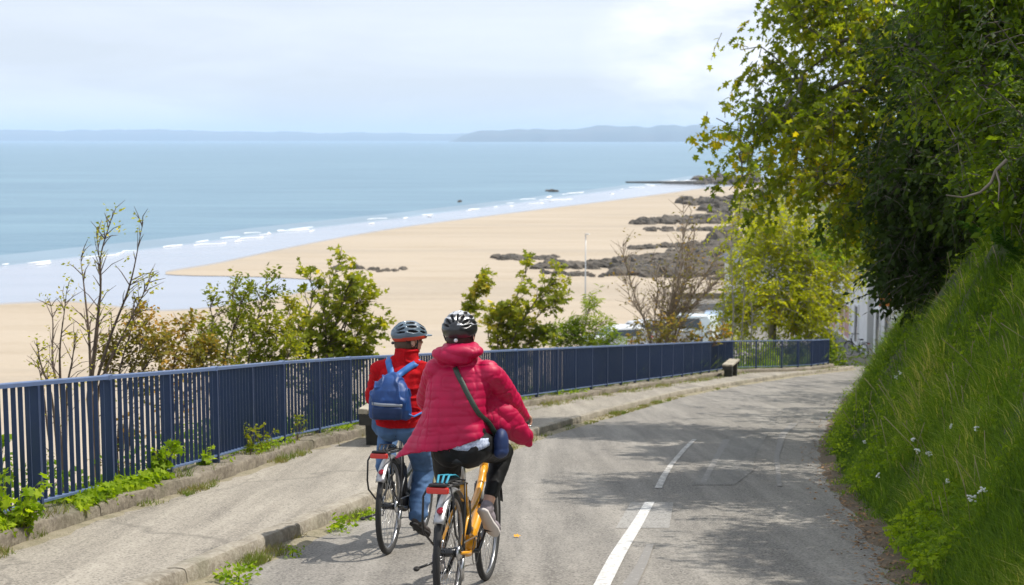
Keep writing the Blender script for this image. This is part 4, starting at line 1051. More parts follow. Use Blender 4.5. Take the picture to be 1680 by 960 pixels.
# maple over the road: foliage hangs from long limbs
bx, by = 8.1, 23.5
tb = np.array(bank_pt(np.array(by), np.array((bx - float(xright(by))) * .9))); tb[2] -= .2
tr = [tb, tb + (-.15, .1, 1.2), tb + (-.4, .3, 2.6), tb + (-.5, .5, 4.2), tb + (-.6, .6, 5.6)]
lim = [PX(u, v, y) for u, v, y in [(1175, 194, 23), (1186, 232, 23), (1202, 215, 22.5), (1215, 82, 24), (1256, 12, 24), (1238, 150, 23.5), (1196, 312, 22), (1218, 290, 22), (1250, 330, 22), (1225, 130, 24), (1245, 95, 24), (1262, 140, 23)]]
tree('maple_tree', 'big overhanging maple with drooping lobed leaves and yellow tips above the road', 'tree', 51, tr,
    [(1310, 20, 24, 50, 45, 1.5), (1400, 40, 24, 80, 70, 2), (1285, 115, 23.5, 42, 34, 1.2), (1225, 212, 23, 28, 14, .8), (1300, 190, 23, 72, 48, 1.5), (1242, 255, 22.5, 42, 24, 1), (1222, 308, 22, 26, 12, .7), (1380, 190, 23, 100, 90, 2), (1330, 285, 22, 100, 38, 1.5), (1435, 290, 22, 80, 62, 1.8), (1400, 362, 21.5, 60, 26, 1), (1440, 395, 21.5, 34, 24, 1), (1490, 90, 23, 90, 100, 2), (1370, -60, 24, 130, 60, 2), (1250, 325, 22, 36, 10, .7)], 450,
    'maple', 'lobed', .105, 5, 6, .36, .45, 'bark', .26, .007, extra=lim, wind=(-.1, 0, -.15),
    var_fn=lambda P, v: v + .2 * nz(P, 1.1, 77) + .05 + .16 * np.clip((P[:, 2] + .4) / 1.6, -.3, 1), sag=.14, vmean=.45)  # leaves yellower with height: the gold of sunlight put into their colour

# ivy-clad tree: dark dense column beside the maple
bx, by = 6.6, 19.5
tb = np.array(bank_pt(np.array(by), np.array(1.5))); tb[2] -= .3
tr = [tb, tb + (.05, .1, 1.5), tb + (0, .2, 3.2), tb + (.1, .2, 5.2)]
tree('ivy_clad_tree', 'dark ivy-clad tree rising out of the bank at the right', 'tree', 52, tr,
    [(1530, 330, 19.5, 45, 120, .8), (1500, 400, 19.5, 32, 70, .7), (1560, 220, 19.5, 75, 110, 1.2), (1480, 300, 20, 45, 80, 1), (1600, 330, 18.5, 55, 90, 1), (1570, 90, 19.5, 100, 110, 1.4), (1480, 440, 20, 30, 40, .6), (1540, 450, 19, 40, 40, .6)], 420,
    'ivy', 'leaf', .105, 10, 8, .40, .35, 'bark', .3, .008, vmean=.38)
# bright green tree in front, top right, and the thicket under it
bx, by = 7.2, 15.5
tb = np.array(bank_pt(np.array(by), np.array(2.6))); tb[2] -= .3
tr = [tb, tb + (-.1, 0, 1.0), tb + (-.2, .1, 2.2), tb + (-.2, .2, 3.6)]
tree('hedgerow_tree', 'fresh green broadleaf tree filling the top right corner', 'tree', 53, tr,
    [(1620, 60, 15.5, 95, 100, 1.3), (1560, 150, 16, 60, 50, 1), (1650, 170, 14.5, 60, 90, 1), (1640, -60, 15, 130, 70, 1.5), (1560, -50, 15.5, 90, 60, 1.5), (1700, 280, 13.5, 70, 90, 1)], 330,
    'fresh', 'leaf', .085, 9, 8, .36, .3, 'bark', .22, .006, vmean=.42)
# the tree's neighbour standing nearer on the bank: only its shade and right edge reach the picture
tb = np.array(bank_pt(np.array(12.0), np.array(3.0))); tb[2] -= .3
rngs = np.random.default_rng(8)
ex = [np.array([rngs.uniform(5.3, 8.2), rngs.uniform(8.4, 12.4), rngs.uniform(.6, 4.4)]) for _ in range(900)]
ex = [p for p in ex if p[0] > 1.75 + .617 * (p[2] + 3.1)][:480]
tree('field_maple', 'leafy tree on the near bank just right of the frame, shading the road edge', 'tree', 54, [tb, tb + (0, 0, 1), tb + (-.1, 0, 2.0), tb + (-.2, 0, 3.2)], None, 0,
    'fresh', 'leaf', .11, 9, 8, .42, .3, 'bark', .2, .007, extra=ex, vmean=.45)
# undergrowth on the bank top
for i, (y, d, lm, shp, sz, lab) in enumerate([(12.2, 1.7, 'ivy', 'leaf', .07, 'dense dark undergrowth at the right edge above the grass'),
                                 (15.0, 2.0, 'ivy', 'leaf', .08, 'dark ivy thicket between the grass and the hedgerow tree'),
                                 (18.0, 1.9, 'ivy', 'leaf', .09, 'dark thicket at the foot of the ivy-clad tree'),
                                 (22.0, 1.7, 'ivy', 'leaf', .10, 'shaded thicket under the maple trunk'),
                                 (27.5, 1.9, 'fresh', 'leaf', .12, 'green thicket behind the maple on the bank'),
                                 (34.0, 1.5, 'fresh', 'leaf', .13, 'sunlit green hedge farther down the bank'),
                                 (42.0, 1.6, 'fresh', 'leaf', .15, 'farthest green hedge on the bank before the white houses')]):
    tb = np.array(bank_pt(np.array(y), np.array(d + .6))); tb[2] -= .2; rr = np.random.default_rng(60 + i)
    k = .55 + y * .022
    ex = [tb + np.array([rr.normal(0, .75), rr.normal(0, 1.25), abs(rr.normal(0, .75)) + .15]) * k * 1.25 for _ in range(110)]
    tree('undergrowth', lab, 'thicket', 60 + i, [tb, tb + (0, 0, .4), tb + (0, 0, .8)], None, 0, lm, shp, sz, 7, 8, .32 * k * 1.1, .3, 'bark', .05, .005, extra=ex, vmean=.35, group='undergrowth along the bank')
# pale dead branch hanging out of the thicket
p = [PX(u, v, 11.6) for u, v in [(1652, 262), (1634, 280), (1626, 300), (1608, 316), (1580, 324), (1552, 320)]]
st = Stems(); st.tube(np.array(p), np.array([.016, .015, .014, .012, .009, .005]), 6); st.tube(np.array([p[1], PX(1640, 300, 11.5), PX(1638, 330, 11.45)]), np.array([.012, .008, .004]), 5)
M['deadwood'] = mat('bare_branch', (.24, .20, .15), .85, noise=(9, .25))
tag(st.build('dead_branch', M['deadwood'], None), 'pale bare branch curving out of the dark thicket at the right', 'branch')

# grass on the bank
rng = np.random.default_rng(90)
def grass_sheet(name, n, y0, y1, d0, d1, h0, h1, wscale, label, lm, seed, dpow=1.0, lean=.35):
    rng = np.random.default_rng(seed); uu = rng.random(n); y = 1 / (1 / y0 + uu * (1 / y1 - 1 / y0)); d = d0 + (d1 - d0) * rng.random(n) ** dpow
    P = bank_pt(y, d); cl = nz(P, 2.2, seed); cl2 = nz(P, .7, seed + 1)
    H_ = (h0 + (h1 - h0) * rng.random(n)) * (1 + .8 * cl + .4 * cl2) * (.35 + .65 * np.clip(d / .5, 0, 1)); H_ *= (1 + np.clip((y - 18) / 40, 0, .6))
    Wd = wscale * (y / 12) ** .8 * rng.uniform(.6, 1.4, n)
    az = rng.uniform(0, 2 * np.pi, n); out = np.stack([np.cos(az), np.sin(az), 0 * az], 1); dn = np.array([-.55, -.2, 0.0]); ln = out * rng.uniform(.2, .95, n)[:, None] + dn * lean * rng.uniform(.3, 1.3, n)[:, None]
    side = np.stack([-np.sin(az), np.cos(az), 0 * az], 1) * Wd[:, None]
    up = np.array([0, 0, 1.0]); p1 = P + up * (H_ * .55)[:, None] + ln * (H_ * .35)[:, None]; p2 = P + up * (H_ * (.95 - .25 * np.linalg.norm(ln, axis=1)))[:, None] + ln * (H_ * 1.0)[:, None]
    V = np.stack([P - side, P + side, p1 - side * .8, p1 + side * .8, p2], 1).reshape(-1, 3)
    b = (np.arange(n) * 5)[:, None]; F1 = np.concatenate([b + np.array([0, 1, 3]), b + np.array([0, 3, 2]), b + np.array([2, 3, 4])], 0)
    var = np.clip(.42 + .4 * cl2 + .3 * cl + rng.normal(0, .17, n), 0, 1); var = np.concatenate([var, var, var])
    return tag(link_mesh(name, V, F1, LV[lm], None, False, var=var), label, 'grass', kind='stuff')
grass_sheet('bank_grass', 190000, 6.3, 55, .10, 3.8, .09, .29, .0050, 'lush green grass covering the steep roadside bank', 'grass', 91, 1.0)
def hill_grass(n, y0, y1, d0, d1, h_, seed, name, label):
    rng = np.random.default_rng(seed); y = rng.uniform(y0, y1, n); x, yy_ = off(xfence, y, -rng.uniform(d0, d1, n)); P = np.stack([x, yy_, seaside(x, yy_) - .03], 1)
    cl = nz(P, 1.2, seed); H_ = h_ * (1 + .6 * cl) * rng.uniform(.5, 1.4, n); az = rng.uniform(0, 6.28, n); sd = np.stack([np.cos(az), np.sin(az), 0 * az], 1) * (.0065 * (y / 12) ** .8)[:, None]; ln = rng.normal(0, .35, (n, 3)) * (1, 1, 0)
    V = np.stack([P - sd, P + sd, P + ln * H_[:, None] + np.array([0, 0, 1]) * H_[:, None]], 1).reshape(-1, 3)
    return tag(link_mesh(name, V, np.arange(n * 3).reshape(-1, 3), LV['grass'], None, False, var=np.clip(.4 + .5 * cl + rng.normal(0, .15, n), 0, 1)), label, 'grass', kind='stuff')
hill_grass(60000, 17, 60, .25, 3.0, .42, 95, 'slope_grass', 'rough green grass on the slope just beyond the railing')
grass_sheet('bank_edge_grass', 17000, 7.5, 50, -.12, .32, .05, .13, .004, 'short grass fringe at the foot of the bank', 'grass', 92)
# dead leaves and bits along the foot of the bank
M['litter'] = mat('dry_leaf_litter', (.26, .15, .07), .85, noise=(40, .4), col2=(.14, .09, .05))
rr = np.random.default_rng(97); n = 800; y = 1 / (1 / 7.5 + rr.random(n) * (1 / 45 - 1 / 7.5)); d = -.08 + rr.normal(0, .07, n) - .25 * (rr.random(n) ** 6); x, y_ = off(xright, y, d); P = np.stack([x, y_, np.maximum(road_z(x, y_), g0(y) + np.interp(d, [-.17, -.09, 0, .15], [-.02, .02, .045, .07])) + rr.uniform(.006, .02, n)], 1)
fl_ = Fol(rr); fl_.leaves(P, rr.normal(0, 1, (n, 3)) * (1, 1, .2), rr.normal(0, .3, (n, 3)) + (0, 0, 1), rr.uniform(.02, .055, n), 'leaf', rr.random(n))
tag(fl_.build('leaf_litter', M['litter'], None), 'brown dead leaves gathered along the foot of the bank', 'leaf litter', kind='stuff')
for i, (u_, y_) in enumerate([(1215, 56), (1262, 57), (1300, 58.5), (1322, 59.5)]):
    p_ = PX(u_, 590, y_); p_[2] = ground_z(p_[0], p_[1]); rr = np.random.default_rng(400 + i); H0 = float(g0(y_)) + .75 - p_[2]
    ex = [p_ + np.array([rr.normal(0, .9), rr.normal(0, .6), rr.uniform(.2, max(.8, H0))]) for _ in range(70)]
    tree('bramble', ['bramble bush right behind the corner of the railing', 'bramble bush below the forked trunk', 'bramble bush right of the forked trunk', 'bramble bush just before the last railing post'][i], 'bush', 400 + i, [p_ - (0, 0, .1), p_ + (0, 0, .3), p_ + (0, 0, .7)], None, 0, 'fresh', 'leaf', .15, 6, 8, .6, .3, 'bark', .04, .008, extra=ex, vmean=.4, group='brambles behind the far railing')
# broad-leaved weeds in the bank
fol = Fol(rng); n = 11000; y = 1 / (1 / 8.5 + rng.random(n) * (1 / 34 - 1 / 8.5)); d = rng.uniform(.05, 2.9, n); P = bank_pt(y, d); keep = nz(P, 1.3, 33) > -.15; P = P[keep]; y = y[keep]; n = len(P)
P[:, 2] += rng.uniform(.04, .2, n); az = rng.uniform(0, 6.28, n)
fol.sprays(P, np.stack([np.cos(az) - .4, np.sin(az) - .3, rng.uniform(.2, 1, n)], 1), .12 * (y / 14), 5, .042, 'leaf', .4, 1.0, np.clip(.5 + .4 * nz(P, 1.4, 9), 0, 1))
tag(fol.build('bank_weeds', LV['weed'], None), 'broad leaved weeds scattered through the bank grass', 'weeds', kind='stuff')
def bank_hit(u, v, lift=.0):
    for y in np.arange(6.0, 60, .05):
        p = PX(u, v, y); sx = (float(xright(y + .3)) - float(xright(y - .3))) / .6; d = (p[0] - float(xright(y))) / math.sqrt(1 + sx * sx)
        if d > 0 and p[2] < float(bank_pt(np.array(y + d * sx / math.sqrt(1 + sx * sx)), np.array(d))[2]) + lift: return p
    return PX(u, v, 12)
# dry stalks standing in the bank grass
rr = np.random.default_rng(98); n = 420; y = 1 / (1 / 8.5 + rr.random(n) * (1 / 30 - 1 / 8.5)); d = rr.uniform(.3, 2.8, n); P = bank_pt(y, d); st = Stems()
for p_, y_ in zip(P, y):
    h_ = rr.uniform(.22, .48); ln = rr.normal(0, .35, 3) * (1, 1, 0) * h_ + (-.12 * h_, 0, 0); st.tube(np.array([p_, p_ + ln * .4 + (0, 0, h_ * .6), p_ + ln + (0, 0, h_)]), np.array([.0024, .002, .0035]) * (y_ / 11) ** .7, 3)
M['stalk'] = mat('dry_stalk', (.38, .30, .17), .9)
tag(st.build('dry_stalks', M['stalk'], None), 'thin dry stalks standing in the bank grass', 'stalks', kind='stuff')
# ferns near the top right of the bank
for i, (u, v, y, s) in enumerate([(1640, 380, 13.5, 1.0), (1600, 372, 15.0, .9), (1668, 410, 12.6, .9)]):
    fol = Fol(np.random.default_rng(100 + i)); rr = fol.rng; c = bank_hit(u + 14, v + 30, .1); o = empty('fern', c); P0 = []; D0 = []; st = Stems()
    tag(o, ['upright fern fronds at the top of the grass bank', 'fern fronds left of the other two at the top of the bank', 'fern at the right edge lowest of the three'][i], 'fern')
    for k in range(9):
        a = rr.uniform(math.pi * .7, math.pi * 1.9); L_ = .5 * s * rr.uniform(.7, 1.15); t = np.linspace(0, 1, 9)[:, None]
        Q = c + np.array([math.cos(a), math.sin(a), 0]) * L_ * t + np.array([0, 0, 1]) * (L_ * .7 * np.sin(t * 2.0)) ; st.tube(Q, .004, 3)
        for q in range(1, 9):
            T = unit(Q[min(q + 1, 8)] - Q[q - 1]); sd = unit(np.cross(T, [0, 0, 1.0])); ln = .16 * s * (1 - q / 9.5)
            for sg in (-1, 1):
                e = Q[q] + (0, 0, .002); fol.leaves(np.array([e, e - T * .028]), np.array([sd * sg + T * .4] * 2), np.array([[0, 0, 1.0]] * 2), np.array([ln * 1.3 + .02] * 2), 'narrow', rr.uniform(.3, .9, 2))
    st.build('stem', LV['fern'], o, c); fol.build('frond', LV['fern'], o, c)
# white umbel flowers
FLW = ['largest white flower head low at the right of the bank grass', 'second white flower head just above the largest one', 'white flower head in the middle of the bank', 'white flower head just left of the one in the middle of the bank',
 'small white flower farthest up the bank beside the road bend', 'small white flower just above the farthest one', 'small white flower above the pair in the middle of the bank', 'small white flower at the right edge of the bank, high up', 'small white flower left of the two large low ones',
 'small white flower lowest at the left side of the bank', 'small white flower near the narrowest point of the bank foot', 'small white flower highest in the middle of the grass']
M['petal'] = mat('white_petal', (.85, .86, .82), .7)
for i, (u, v, y) in enumerate([(1594, 818, 9.6), (1612, 806, 9.8), (1525, 745, 12.2), (1505, 740, 12.6), (1470, 620, 20), (1477, 612, 20.3), (1498, 722, 13.4), (1602, 704, 11.3), (1555, 790, 10.4), (1440, 780, 13.5), (1418, 726, 17), (1560, 700, 12)]):
    c = bank_hit(u, v, .30); rr = np.random.default_rng(i); st = Stems(); g_ = c - np.array([-.03, -.02, .32])
    o = empty('wild_flower', g_); tag(o, FLW[i], 'flower', 'white flowers in the bank grass')
    st.tube(np.array([g_, (g_ + c) / 2 + (.02, 0, 0), c]), np.array([.003, .003, .002]), 4); st.build('stem', LV['weed'], o, g_)
    m = MB(); k_ = 14 if i < 4 else 8
    for k in range(k_): a = rr.uniform(0, 6.28); q = rr.random() ** .5 * (.026 if i < 4 else .014); m.ell(c - g_ + (q * math.cos(a), q * math.sin(a), rr.uniform(-.015, .02)), (.009, .009, .006), nu=6, nv=4)
    m.build('flower_head', M['petal'], o)

# weeds at the foot of the railing (bright ivy leaves), tufts in the verge strips
fol = Fol(np.random.default_rng(70)); rr = fol.rng
def wall_pts(n, y0, y1, d0, d1, thresh, seed):
    y = rr.uniform(y0, y1, n); d = rr.uniform(d0, d1, n); x, yy_ = off(xfence, y, d); P = np.stack([x, yy_, g0(y) + .25], 1); k = nz(P, 1.3, seed) > thresh; return P[k], d[k]
P, d = wall_pts(2300, 8.6, 14.6, -.15, .14, -.25, 3); hh = np.clip(.08 + .07 * nz(P, 1.5, 8), .02, .3); P[:, 2] += rr.random(len(P)) * hh
fol.sprays(P, np.stack([rr.normal(.5, .6, len(P)), rr.normal(0, .6, len(P)), rr.uniform(.1, .9, len(P))], 1), .10, 3, .062, 'lobed', .4, 1, np.clip(.55 + .4 * nz(P, 2, 5), 0, 1))
P, d = wall_pts(1100, 14.5, 34, -.15, .15, .1, 4); P[:, 2] += rr.random(len(P)) * .07
fol.sprays(P, np.stack([rr.normal(.3, .6, len(P)), rr.normal(0, .6, len(P)), rr.uniform(.1, .9, len(P))], 1), .08, 3, .05, 'leaf', .4, 1)
n = 2600; y = rr.uniform(8, 22, n); d = rr.uniform(.2, 1.5, n); x, y_ = off(xfence, y, -d); P = np.stack([x, y_, seaside(x, y_) + rr.uniform(.0, .5, n) * (1.3 - d * .5)], 1); P = P[nz(P, 1.0, 31) > -.25]
fol.sprays(P, rr.normal(0, 1, (len(P), 3)) + (0, 0, .6), .14, 4, .062, 'lobed', .4, 1, np.clip(.35 + .4 * nz(P, 2, 5), 0, 1))
tag(fol.build('ivy', LV['weed'], None), 'bright green ivy creeping along the foot of the railing', 'ivy', kind='stuff')
def clump(name, label, seed, base, h, rad, n, leaf, shp, size, lm='weed'):
    rr = np.random.default_rng(seed); st = Stems(); fol = Fol(rr); b = np.array(base, float); o = empty(name, b); tag(o, label, 'plant', 'weeds growing through the railing'); P0 = []; D0 = []
    for k in range(n):
        a = rr.uniform(0, 6.28); L_ = h * rr.uniform(.55, 1.1); t = np.linspace(0, 1, 5)[:, None]; dr = np.array([math.cos(a), math.sin(a), 0]) * rad
        Q = b + dr * t ** 1.5 + np.array([0, 0, 1]) * L_ * t; st.tube(Q, np.linspace(.006, .002, 5), 4)
        for j in range(leaf): q = rr.random() * .9 + .1; P0.append(b + dr * q ** 1.5 + np.array([0, 0, 1]) * L_ * q); D0.append(rr.normal(0, 1, 3) + (0, 0, .4))
    fol.sprays(np.array(P0), np.array(D0), .07, 3, size, shp, .3, 1); st.build('stem', M['twig'], o, b); fol.build('foliage', LV[lm], o, b)
def onwall(y, d): x, y_ = off(xfence, y, d); return (float(x), float(y_), float(g0(y)) + .22)
clump('leafy_weed', 'bright leafy plant climbing the railing at the left edge', 71, onwall(10.1, -.1), .62, .22, 9, 9, 'lobed', .065)
clump('leafy_weed', 'bushy bright weed lowest at the left edge on the wall', 72, onwall(9.9, .16), .30, .2, 10, 8, 'lobed', .065)
clump('leafy_weed', 'bright bushy weed in front of the second wide post', 73, onwall(12.9, .02), .38, .16, 8, 8, 'lobed', .07)
clump('leafy_weed', 'small bright weed against the bars beyond the bushy one', 74, onwall(14.1, 0), .26, .14, 5, 7, 'lobed', .06)
clump('leafy_weed', 'tall spindly weed against the middle bars', 75, onwall(15.6, .06), .50, .10, 4, 8, 'leaf', .05, 'shrub')
clump('leafy_weed', 'wide spindly weed beside the tall one', 76, onwall(16.1, .06), .38, .22, 4, 6, 'leaf', .055, 'shrub')
clump('leafy_weed', 'thin grassy weed nearest the left bench', 77, onwall(17.5, .06), .50, .12, 3, 7, 'leaf', .045, 'shrub')
# grass tufts along kerb foot, verge and low wall
def tufts(n, c, y0, y1, d0, d1, zoff, seed, thr, h=.05):
    rr = np.random.default_rng(seed); y = 1 / (1 / y0 + rr.random(n) * (1 / y1 - 1 / y0)); d = rr.uniform(d0, d1, n); x, y_ = off(c, y, d); P = np.stack([x, y_, g0(y) + zoff], 1); cl = nz(P, 1.8, seed); k = cl > thr; P = P[k]; cl = cl[k]; return P, cl, y[k]
V_ = []; F_ = []; va = []; nn = 0
for args, hmul in (((15000, xkerb, 9, 56, .0, .16, .01, 201, .30), .8), ((15000, xfence, 9, 56, .23, .42, .14, 202, .28), .8), ((9000, xfence, 9, 56, -.18, .22, .24, 203, -.2), 1.3), ((7000, xkerb, 24, 34, .02, .2, .005, 204, -.3), 1.0), ((8000, xfence, 26, 57, .2, .7, .14, 205, -.35), 1.2)):
    P, cl, y = tufts(*args); rr = np.random.default_rng(args[7] + 9); kk = rr.random(len(P)) < .18 + 1.2 * np.clip(nz(P, 6, 12), 0, 1); P = P[kk]; cl = cl[kk]; y = y[kk]; n = len(P); H_ = hmul * .042 * (1 + cl * 1.2) * rr.uniform(.5, 1.5, n); az = rr.uniform(0, 6.28, n); sd = np.stack([np.cos(az), np.sin(az), 0 * az], 1) * (.0045 * (y / 12) ** .8)[:, None]; ln = rr.normal(0, .5, (n, 3)) * (1, 1, 0)
    V_.append(np.stack([P - sd, P + sd, P + ln * H_[:, None] + np.array([0, 0, 1]) * H_[:, None]], 1).reshape(-1, 3)); F_.append(np.arange(n * 3).reshape(-1, 3) + nn); nn += n * 3; va.append(np.clip(.45 + .5 * nz(P, 2.5, 6) + rr.normal(0, .2, n), 0, 1))
tag(link_mesh('verge_grass', np.concatenate(V_), np.concatenate(F_), LV['straw'], None, False, var=np.concatenate(va)), 'sparse half dry grass along the kerb and the low wall', 'grass', kind='stuff')
for i, (u, v, s, lab) in enumerate([(560, 870, 1.2, 'green weed tuft at the kerb foot left of the grey bicycle'), (604, 852, 1.0, 'green weed tuft at the kerb foot just behind the rear wheel of the grey bicycle'), (480, 912, .7, 'small weed tuft in the notch of the kerb'), (392, 955, 1.3, 'weed tuft at the bottom of the picture against the kerb')]):
    x, y = RG(u, v); x = max(x, float(xkerb(y)) + .03); b = np.array([x, y, float(g0(y))]); fol = Fol(np.random.default_rng(300 + i)); rr = fol.rng; n = int(34 * s)
    P = b + np.stack([rr.normal(0, .04 * s, n), rr.normal(0, .09 * s, n), rr.uniform(.01, .07, n) * s], 1); o = empty('weed_tuft', b); tag(o, lab, 'weed', 'weed tufts along the kerb')
    fol.sprays(P, rr.normal(0, 1, (n, 3)) + (0, 0, .9), .05 * s, 3, .035 * s, 'leaf', .2, 1); fol.build('foliage', LV['weed'], o, b)
    st = Stems(); st.tube(np.array([b, b + (0, 0, .06)]), .004, 4); st.build('stem', LV['weed'], o, b)
# yellow fallen leaf
x, y = RG(843, 883); fol = Fol(np.random.default_rng(1)); p = np.array([[x, y, float(road_z(np.array(x), np.array(y))) + .012]]); fol.leaves(p, np.array([[1, .2, .08]]), np.array([[0, -.25, 1.0]]), np.array([.055]), 'lobed', np.array([1.0]))
M['yl'] = mat('yellow_leaf', (.75, .36, .02), .6); 
tag(link_mesh('fallen_leaf', np.concatenate(fol.V), np.concatenate(fol.F), M['yl'], None, False), 'single yellow fallen leaf on the asphalt right of the front rider', 'leaf')
# ------------------------------------------------------------------ bicycles
AL = math.atan(SLOPE)
def BM(x, y, heading):
    """frame of a bicycle standing on the slope: x ahead, y left, z up; origin at the rear tyre contact"""
    h = R(heading); f = Vector((math.sin(h) * math.cos(AL), math.cos(h) * math.cos(AL), -math.sin(AL) * math.cos(h))).normalized(); l = Vector((-math.cos(h), math.sin(h), 0)).normalized(); u = f.cross(l)
    z = float(road_z(np.array(x), np.array(y)))
    m = Matrix((( f.x, l.x, u.x, x), (f.y, l.y, u.y, y), (f.z, l.z, u.z, z), (0, 0, 0, 1))); return m
def UM(x, y, heading):
    z = float(road_z(np.array(x), np.array(y))); return Matrix.Translation((x, y, z)) @ Matrix.Rotation(R(90 - heading), 4, 'Z')
def b2u(p): x, y, z = p; return np.array([x * math.cos(AL) + z * math.sin(AL), y, z * math.cos(AL) - x * math.sin(AL) + SLOPE * (x * math.cos(AL) + z * math.sin(AL))])   # -> (ahead, left, height above road)

M['black'] = mat('black_plastic', (.018, .018, .02), .45)
M['blackpaint'] = mat('black_paint', (.02, .021, .024), .3, coat=.4)
M['yellow'] = mat('orange_yellow_paint', (.80, .36, .015), .3, coat=.6)
M['silver'] = mat('grey_mudguard', (.42, .42, .43), .3, .6)
M['steel'] = mat('steel', (.55, .55, .56), .28, 1.0)
M['reflector'] = mat('red_reflector', (.30, .015, .03), .25)
M['light_red'] = mat('tail_lamp_red', (.65, .03, .02), .25, spec=.8)
M['rim'] = mat('rim_alloy', (.35, .35, .36), .3, .9)
M['gum'] = mat('grip_rubber', (.03, .028, .026), .8)
M['teal'] = mat('teal_strap', (.03, .28, .40), .6)
def bicycle(mt, frame_mat, label, group, crank_deg, teal=False):
    b = empty('bicycle'); b.matrix_world = mt; tag(b, label, 'bicycle', group)
    RA = np.array([0, 0, .345]); FA = np.array([1.10, 0, .345]); BB = np.array([.46, 0, .29])
    for c, rear in ((RA, True), (FA, False)):
        m = MB(); m.torus(c, .306, .012, 'y', 56, 8, squash=1.0); wh = m.build('wheel', M['rim'], b)
        m = MB(); m.torus(c, .326, .021, 'y', 64, 10); m.build('tyre', M['tyre'], wh)
        m = MB()
        for k in range(28):
            a = 2 * math.pi * k / 28; s = 1 if k % 2 else -1; a2 = a + .35 * (1 if (k // 2) % 2 else -1)
            m.cyl(c + (.025 * math.cos(a2), s * .03, .025 * math.sin(a2)), c + (.30 * math.cos(a), 0, .30 * math.sin(a)), .0014, 4)
        m.build('spokes', M['steel'], wh)
        m = MB(); m.cyl(c + (0, -.045, 0), c + (0, .045, 0), .026, 14); m.cyl(c + (0, -.065, 0), c + (0, .065, 0), .008, 8); m.build('hub', M['blackpaint'], wh)
        m = MB(); m.torus(c + (0, .048, 0), .07, .006, 'y', 32, 6, squash=.3)
        for k in range(5): a = k * 1.257; m.bar(c + (0, .048, 0), c + (.07 * math.cos(a), .048, .07 * math.sin(a)), .004, .008, (0, 1, 0))
        m.build('brake_disc', M['steel'], wh)
    m = MB()                                          # frame
    HT, HB = np.array([.915, 0, .80]), np.array([.955, 0, .655])
    m.cyl(HT, HB, .026, 14)
    def bez(*P, n=10):
        t = np.linspace(0, 1, n)[:, None]; P = [np.array(p, float) for p in P]
        return (1 - t) ** 2 * P[0] + 2 * t * (1 - t) * P[1] + t * t * P[2]
    m.tube(bez(HB + (-.01, 0, .01), (.80, 0, .42), (.52, 0, .34)), .034, 12)
    m.tube(bez(HT + (.0, 0, -.05), (.76, 0, .52), (.39, 0, .50)), .024, 12)
    m.tube([BB, (.375, 0, .53), (.325, 0, .70)], .022, 12)
    for s in (-1, 1):
        m.tube([BB + (-.04, s * .035, 0), (.30, s * .055, .30), RA + (0, s * .062, 0)], .011, 8)
        m.tube([(.352, s * .02, .62), (.25, s * .05, .53), RA + (0, s * .062, .01)], .009, 8)
    m.build('frame', frame_mat, b)
    m = MB(); m.ell(BB + (.02, 0, .03), (.085, .055, .075)); m.ell(BB + (.09, 0, .07), (.06, .045, .06)); m.build('motor', frame_mat if teal else M['black'], b)
    m = MB(); m.bar((.40, 0, .40), (.345, 0, .60), .075, .07, (1, 0, .3)); m.build('battery', M['black'], b, bevel=.012)
    m = MB()                                          # fork
    for s in (-1, 1): m.tube([HB + (.0, s * .05, -.02), (.985, s * .058, .56), FA + (0, s * .06, 0)], [.016, .017, .012], 10)
    m.tube([HB + (0, -.05, -.02), HB + (0, 0, .012), HB + (0, .05, -.02)], .019, 10); m.build('fork', M['blackpaint'], b)
    m = MB(); m.tube([HT, (.895, 0, .92), (.885, 0, 1.02)], [.018, .016, .016], 10); m.tube([(.885, 0, 1.02), (.90, 0, 1.045)], .02, 10); m.build('stem', M['blackpaint'], b)
    m = MB(); m.tube([(.77, .29, 1.05), (.83, .22, 1.058), (.90, .10, 1.05), (.905, 0, 1.045), (.90, -.10, 1.05), (.83, -.22, 1.058), (.77, -.29, 1.05)], .011, 8); hb = m.build('handlebar', M['blackpaint'], b)
    for s in (-1, 1):
        m = MB(); m.tube([(.825, s * .225, 1.058), (.765, s * .30, 1.049)], .017, 10); m.build('grip', M['gum'], hb)
        m = MB(); m.tube([(.86, s * .19, 1.05), (.89, s * .25, 1.03), (.85, s * .31, 1.02)], .006, 6); m.build('brake_lever', M['steel'], hb)
        m = MB(); m.tube([(.87, s * .16, 1.04), (1.0, s * .06, .98), (.97, s * .03, .80), (.95, s * .03, .62)], .0035, 5); m.build('cable', M['black'], hb)
    m = MB(); m.box((.88, 0, 1.085), (.05, .09, .02)); m.build('display', M['black'], hb, bevel=.004)
    m = MB(); m.ell((.985, 0, .80), (.035, .032, .035)); m.build('headlight', M['black'], b)
    m = MB(); m.tube([(.33, 0, .69), (.285, 0, .86)], .014, 10); m.build('seat_post', M['steel'], b)
    rings = []                                        # saddle
    for x, wy, zt, zb in ((.115, .03, .865, .85), (.13, .085, .895, .835), (.18, .095, .905, .83), (.25, .07, .90, .835), (.32, .04, .89, .845), (.38, .024, .885, .85), (.40, .012, .877, .858)):
        rings.append([(x, wy * math.copysign(abs(math.cos(a)) ** .8, math.cos(a)), (zt + zb) / 2 + (zt - zb) / 2 * math.sin(a)) for a in np.linspace(0, 2 * math.pi, 17)[:-1]])
    m = MB(); m.loft(rings); sd = m.build('saddle', M['black'], b)
    m = MB()
    for s in (-1, 1): m.tube([(.18, s * .022, .84), (.30, s * .022, .845)], .004, 6)
    m.build('saddle_rail', M['steel'], sd)
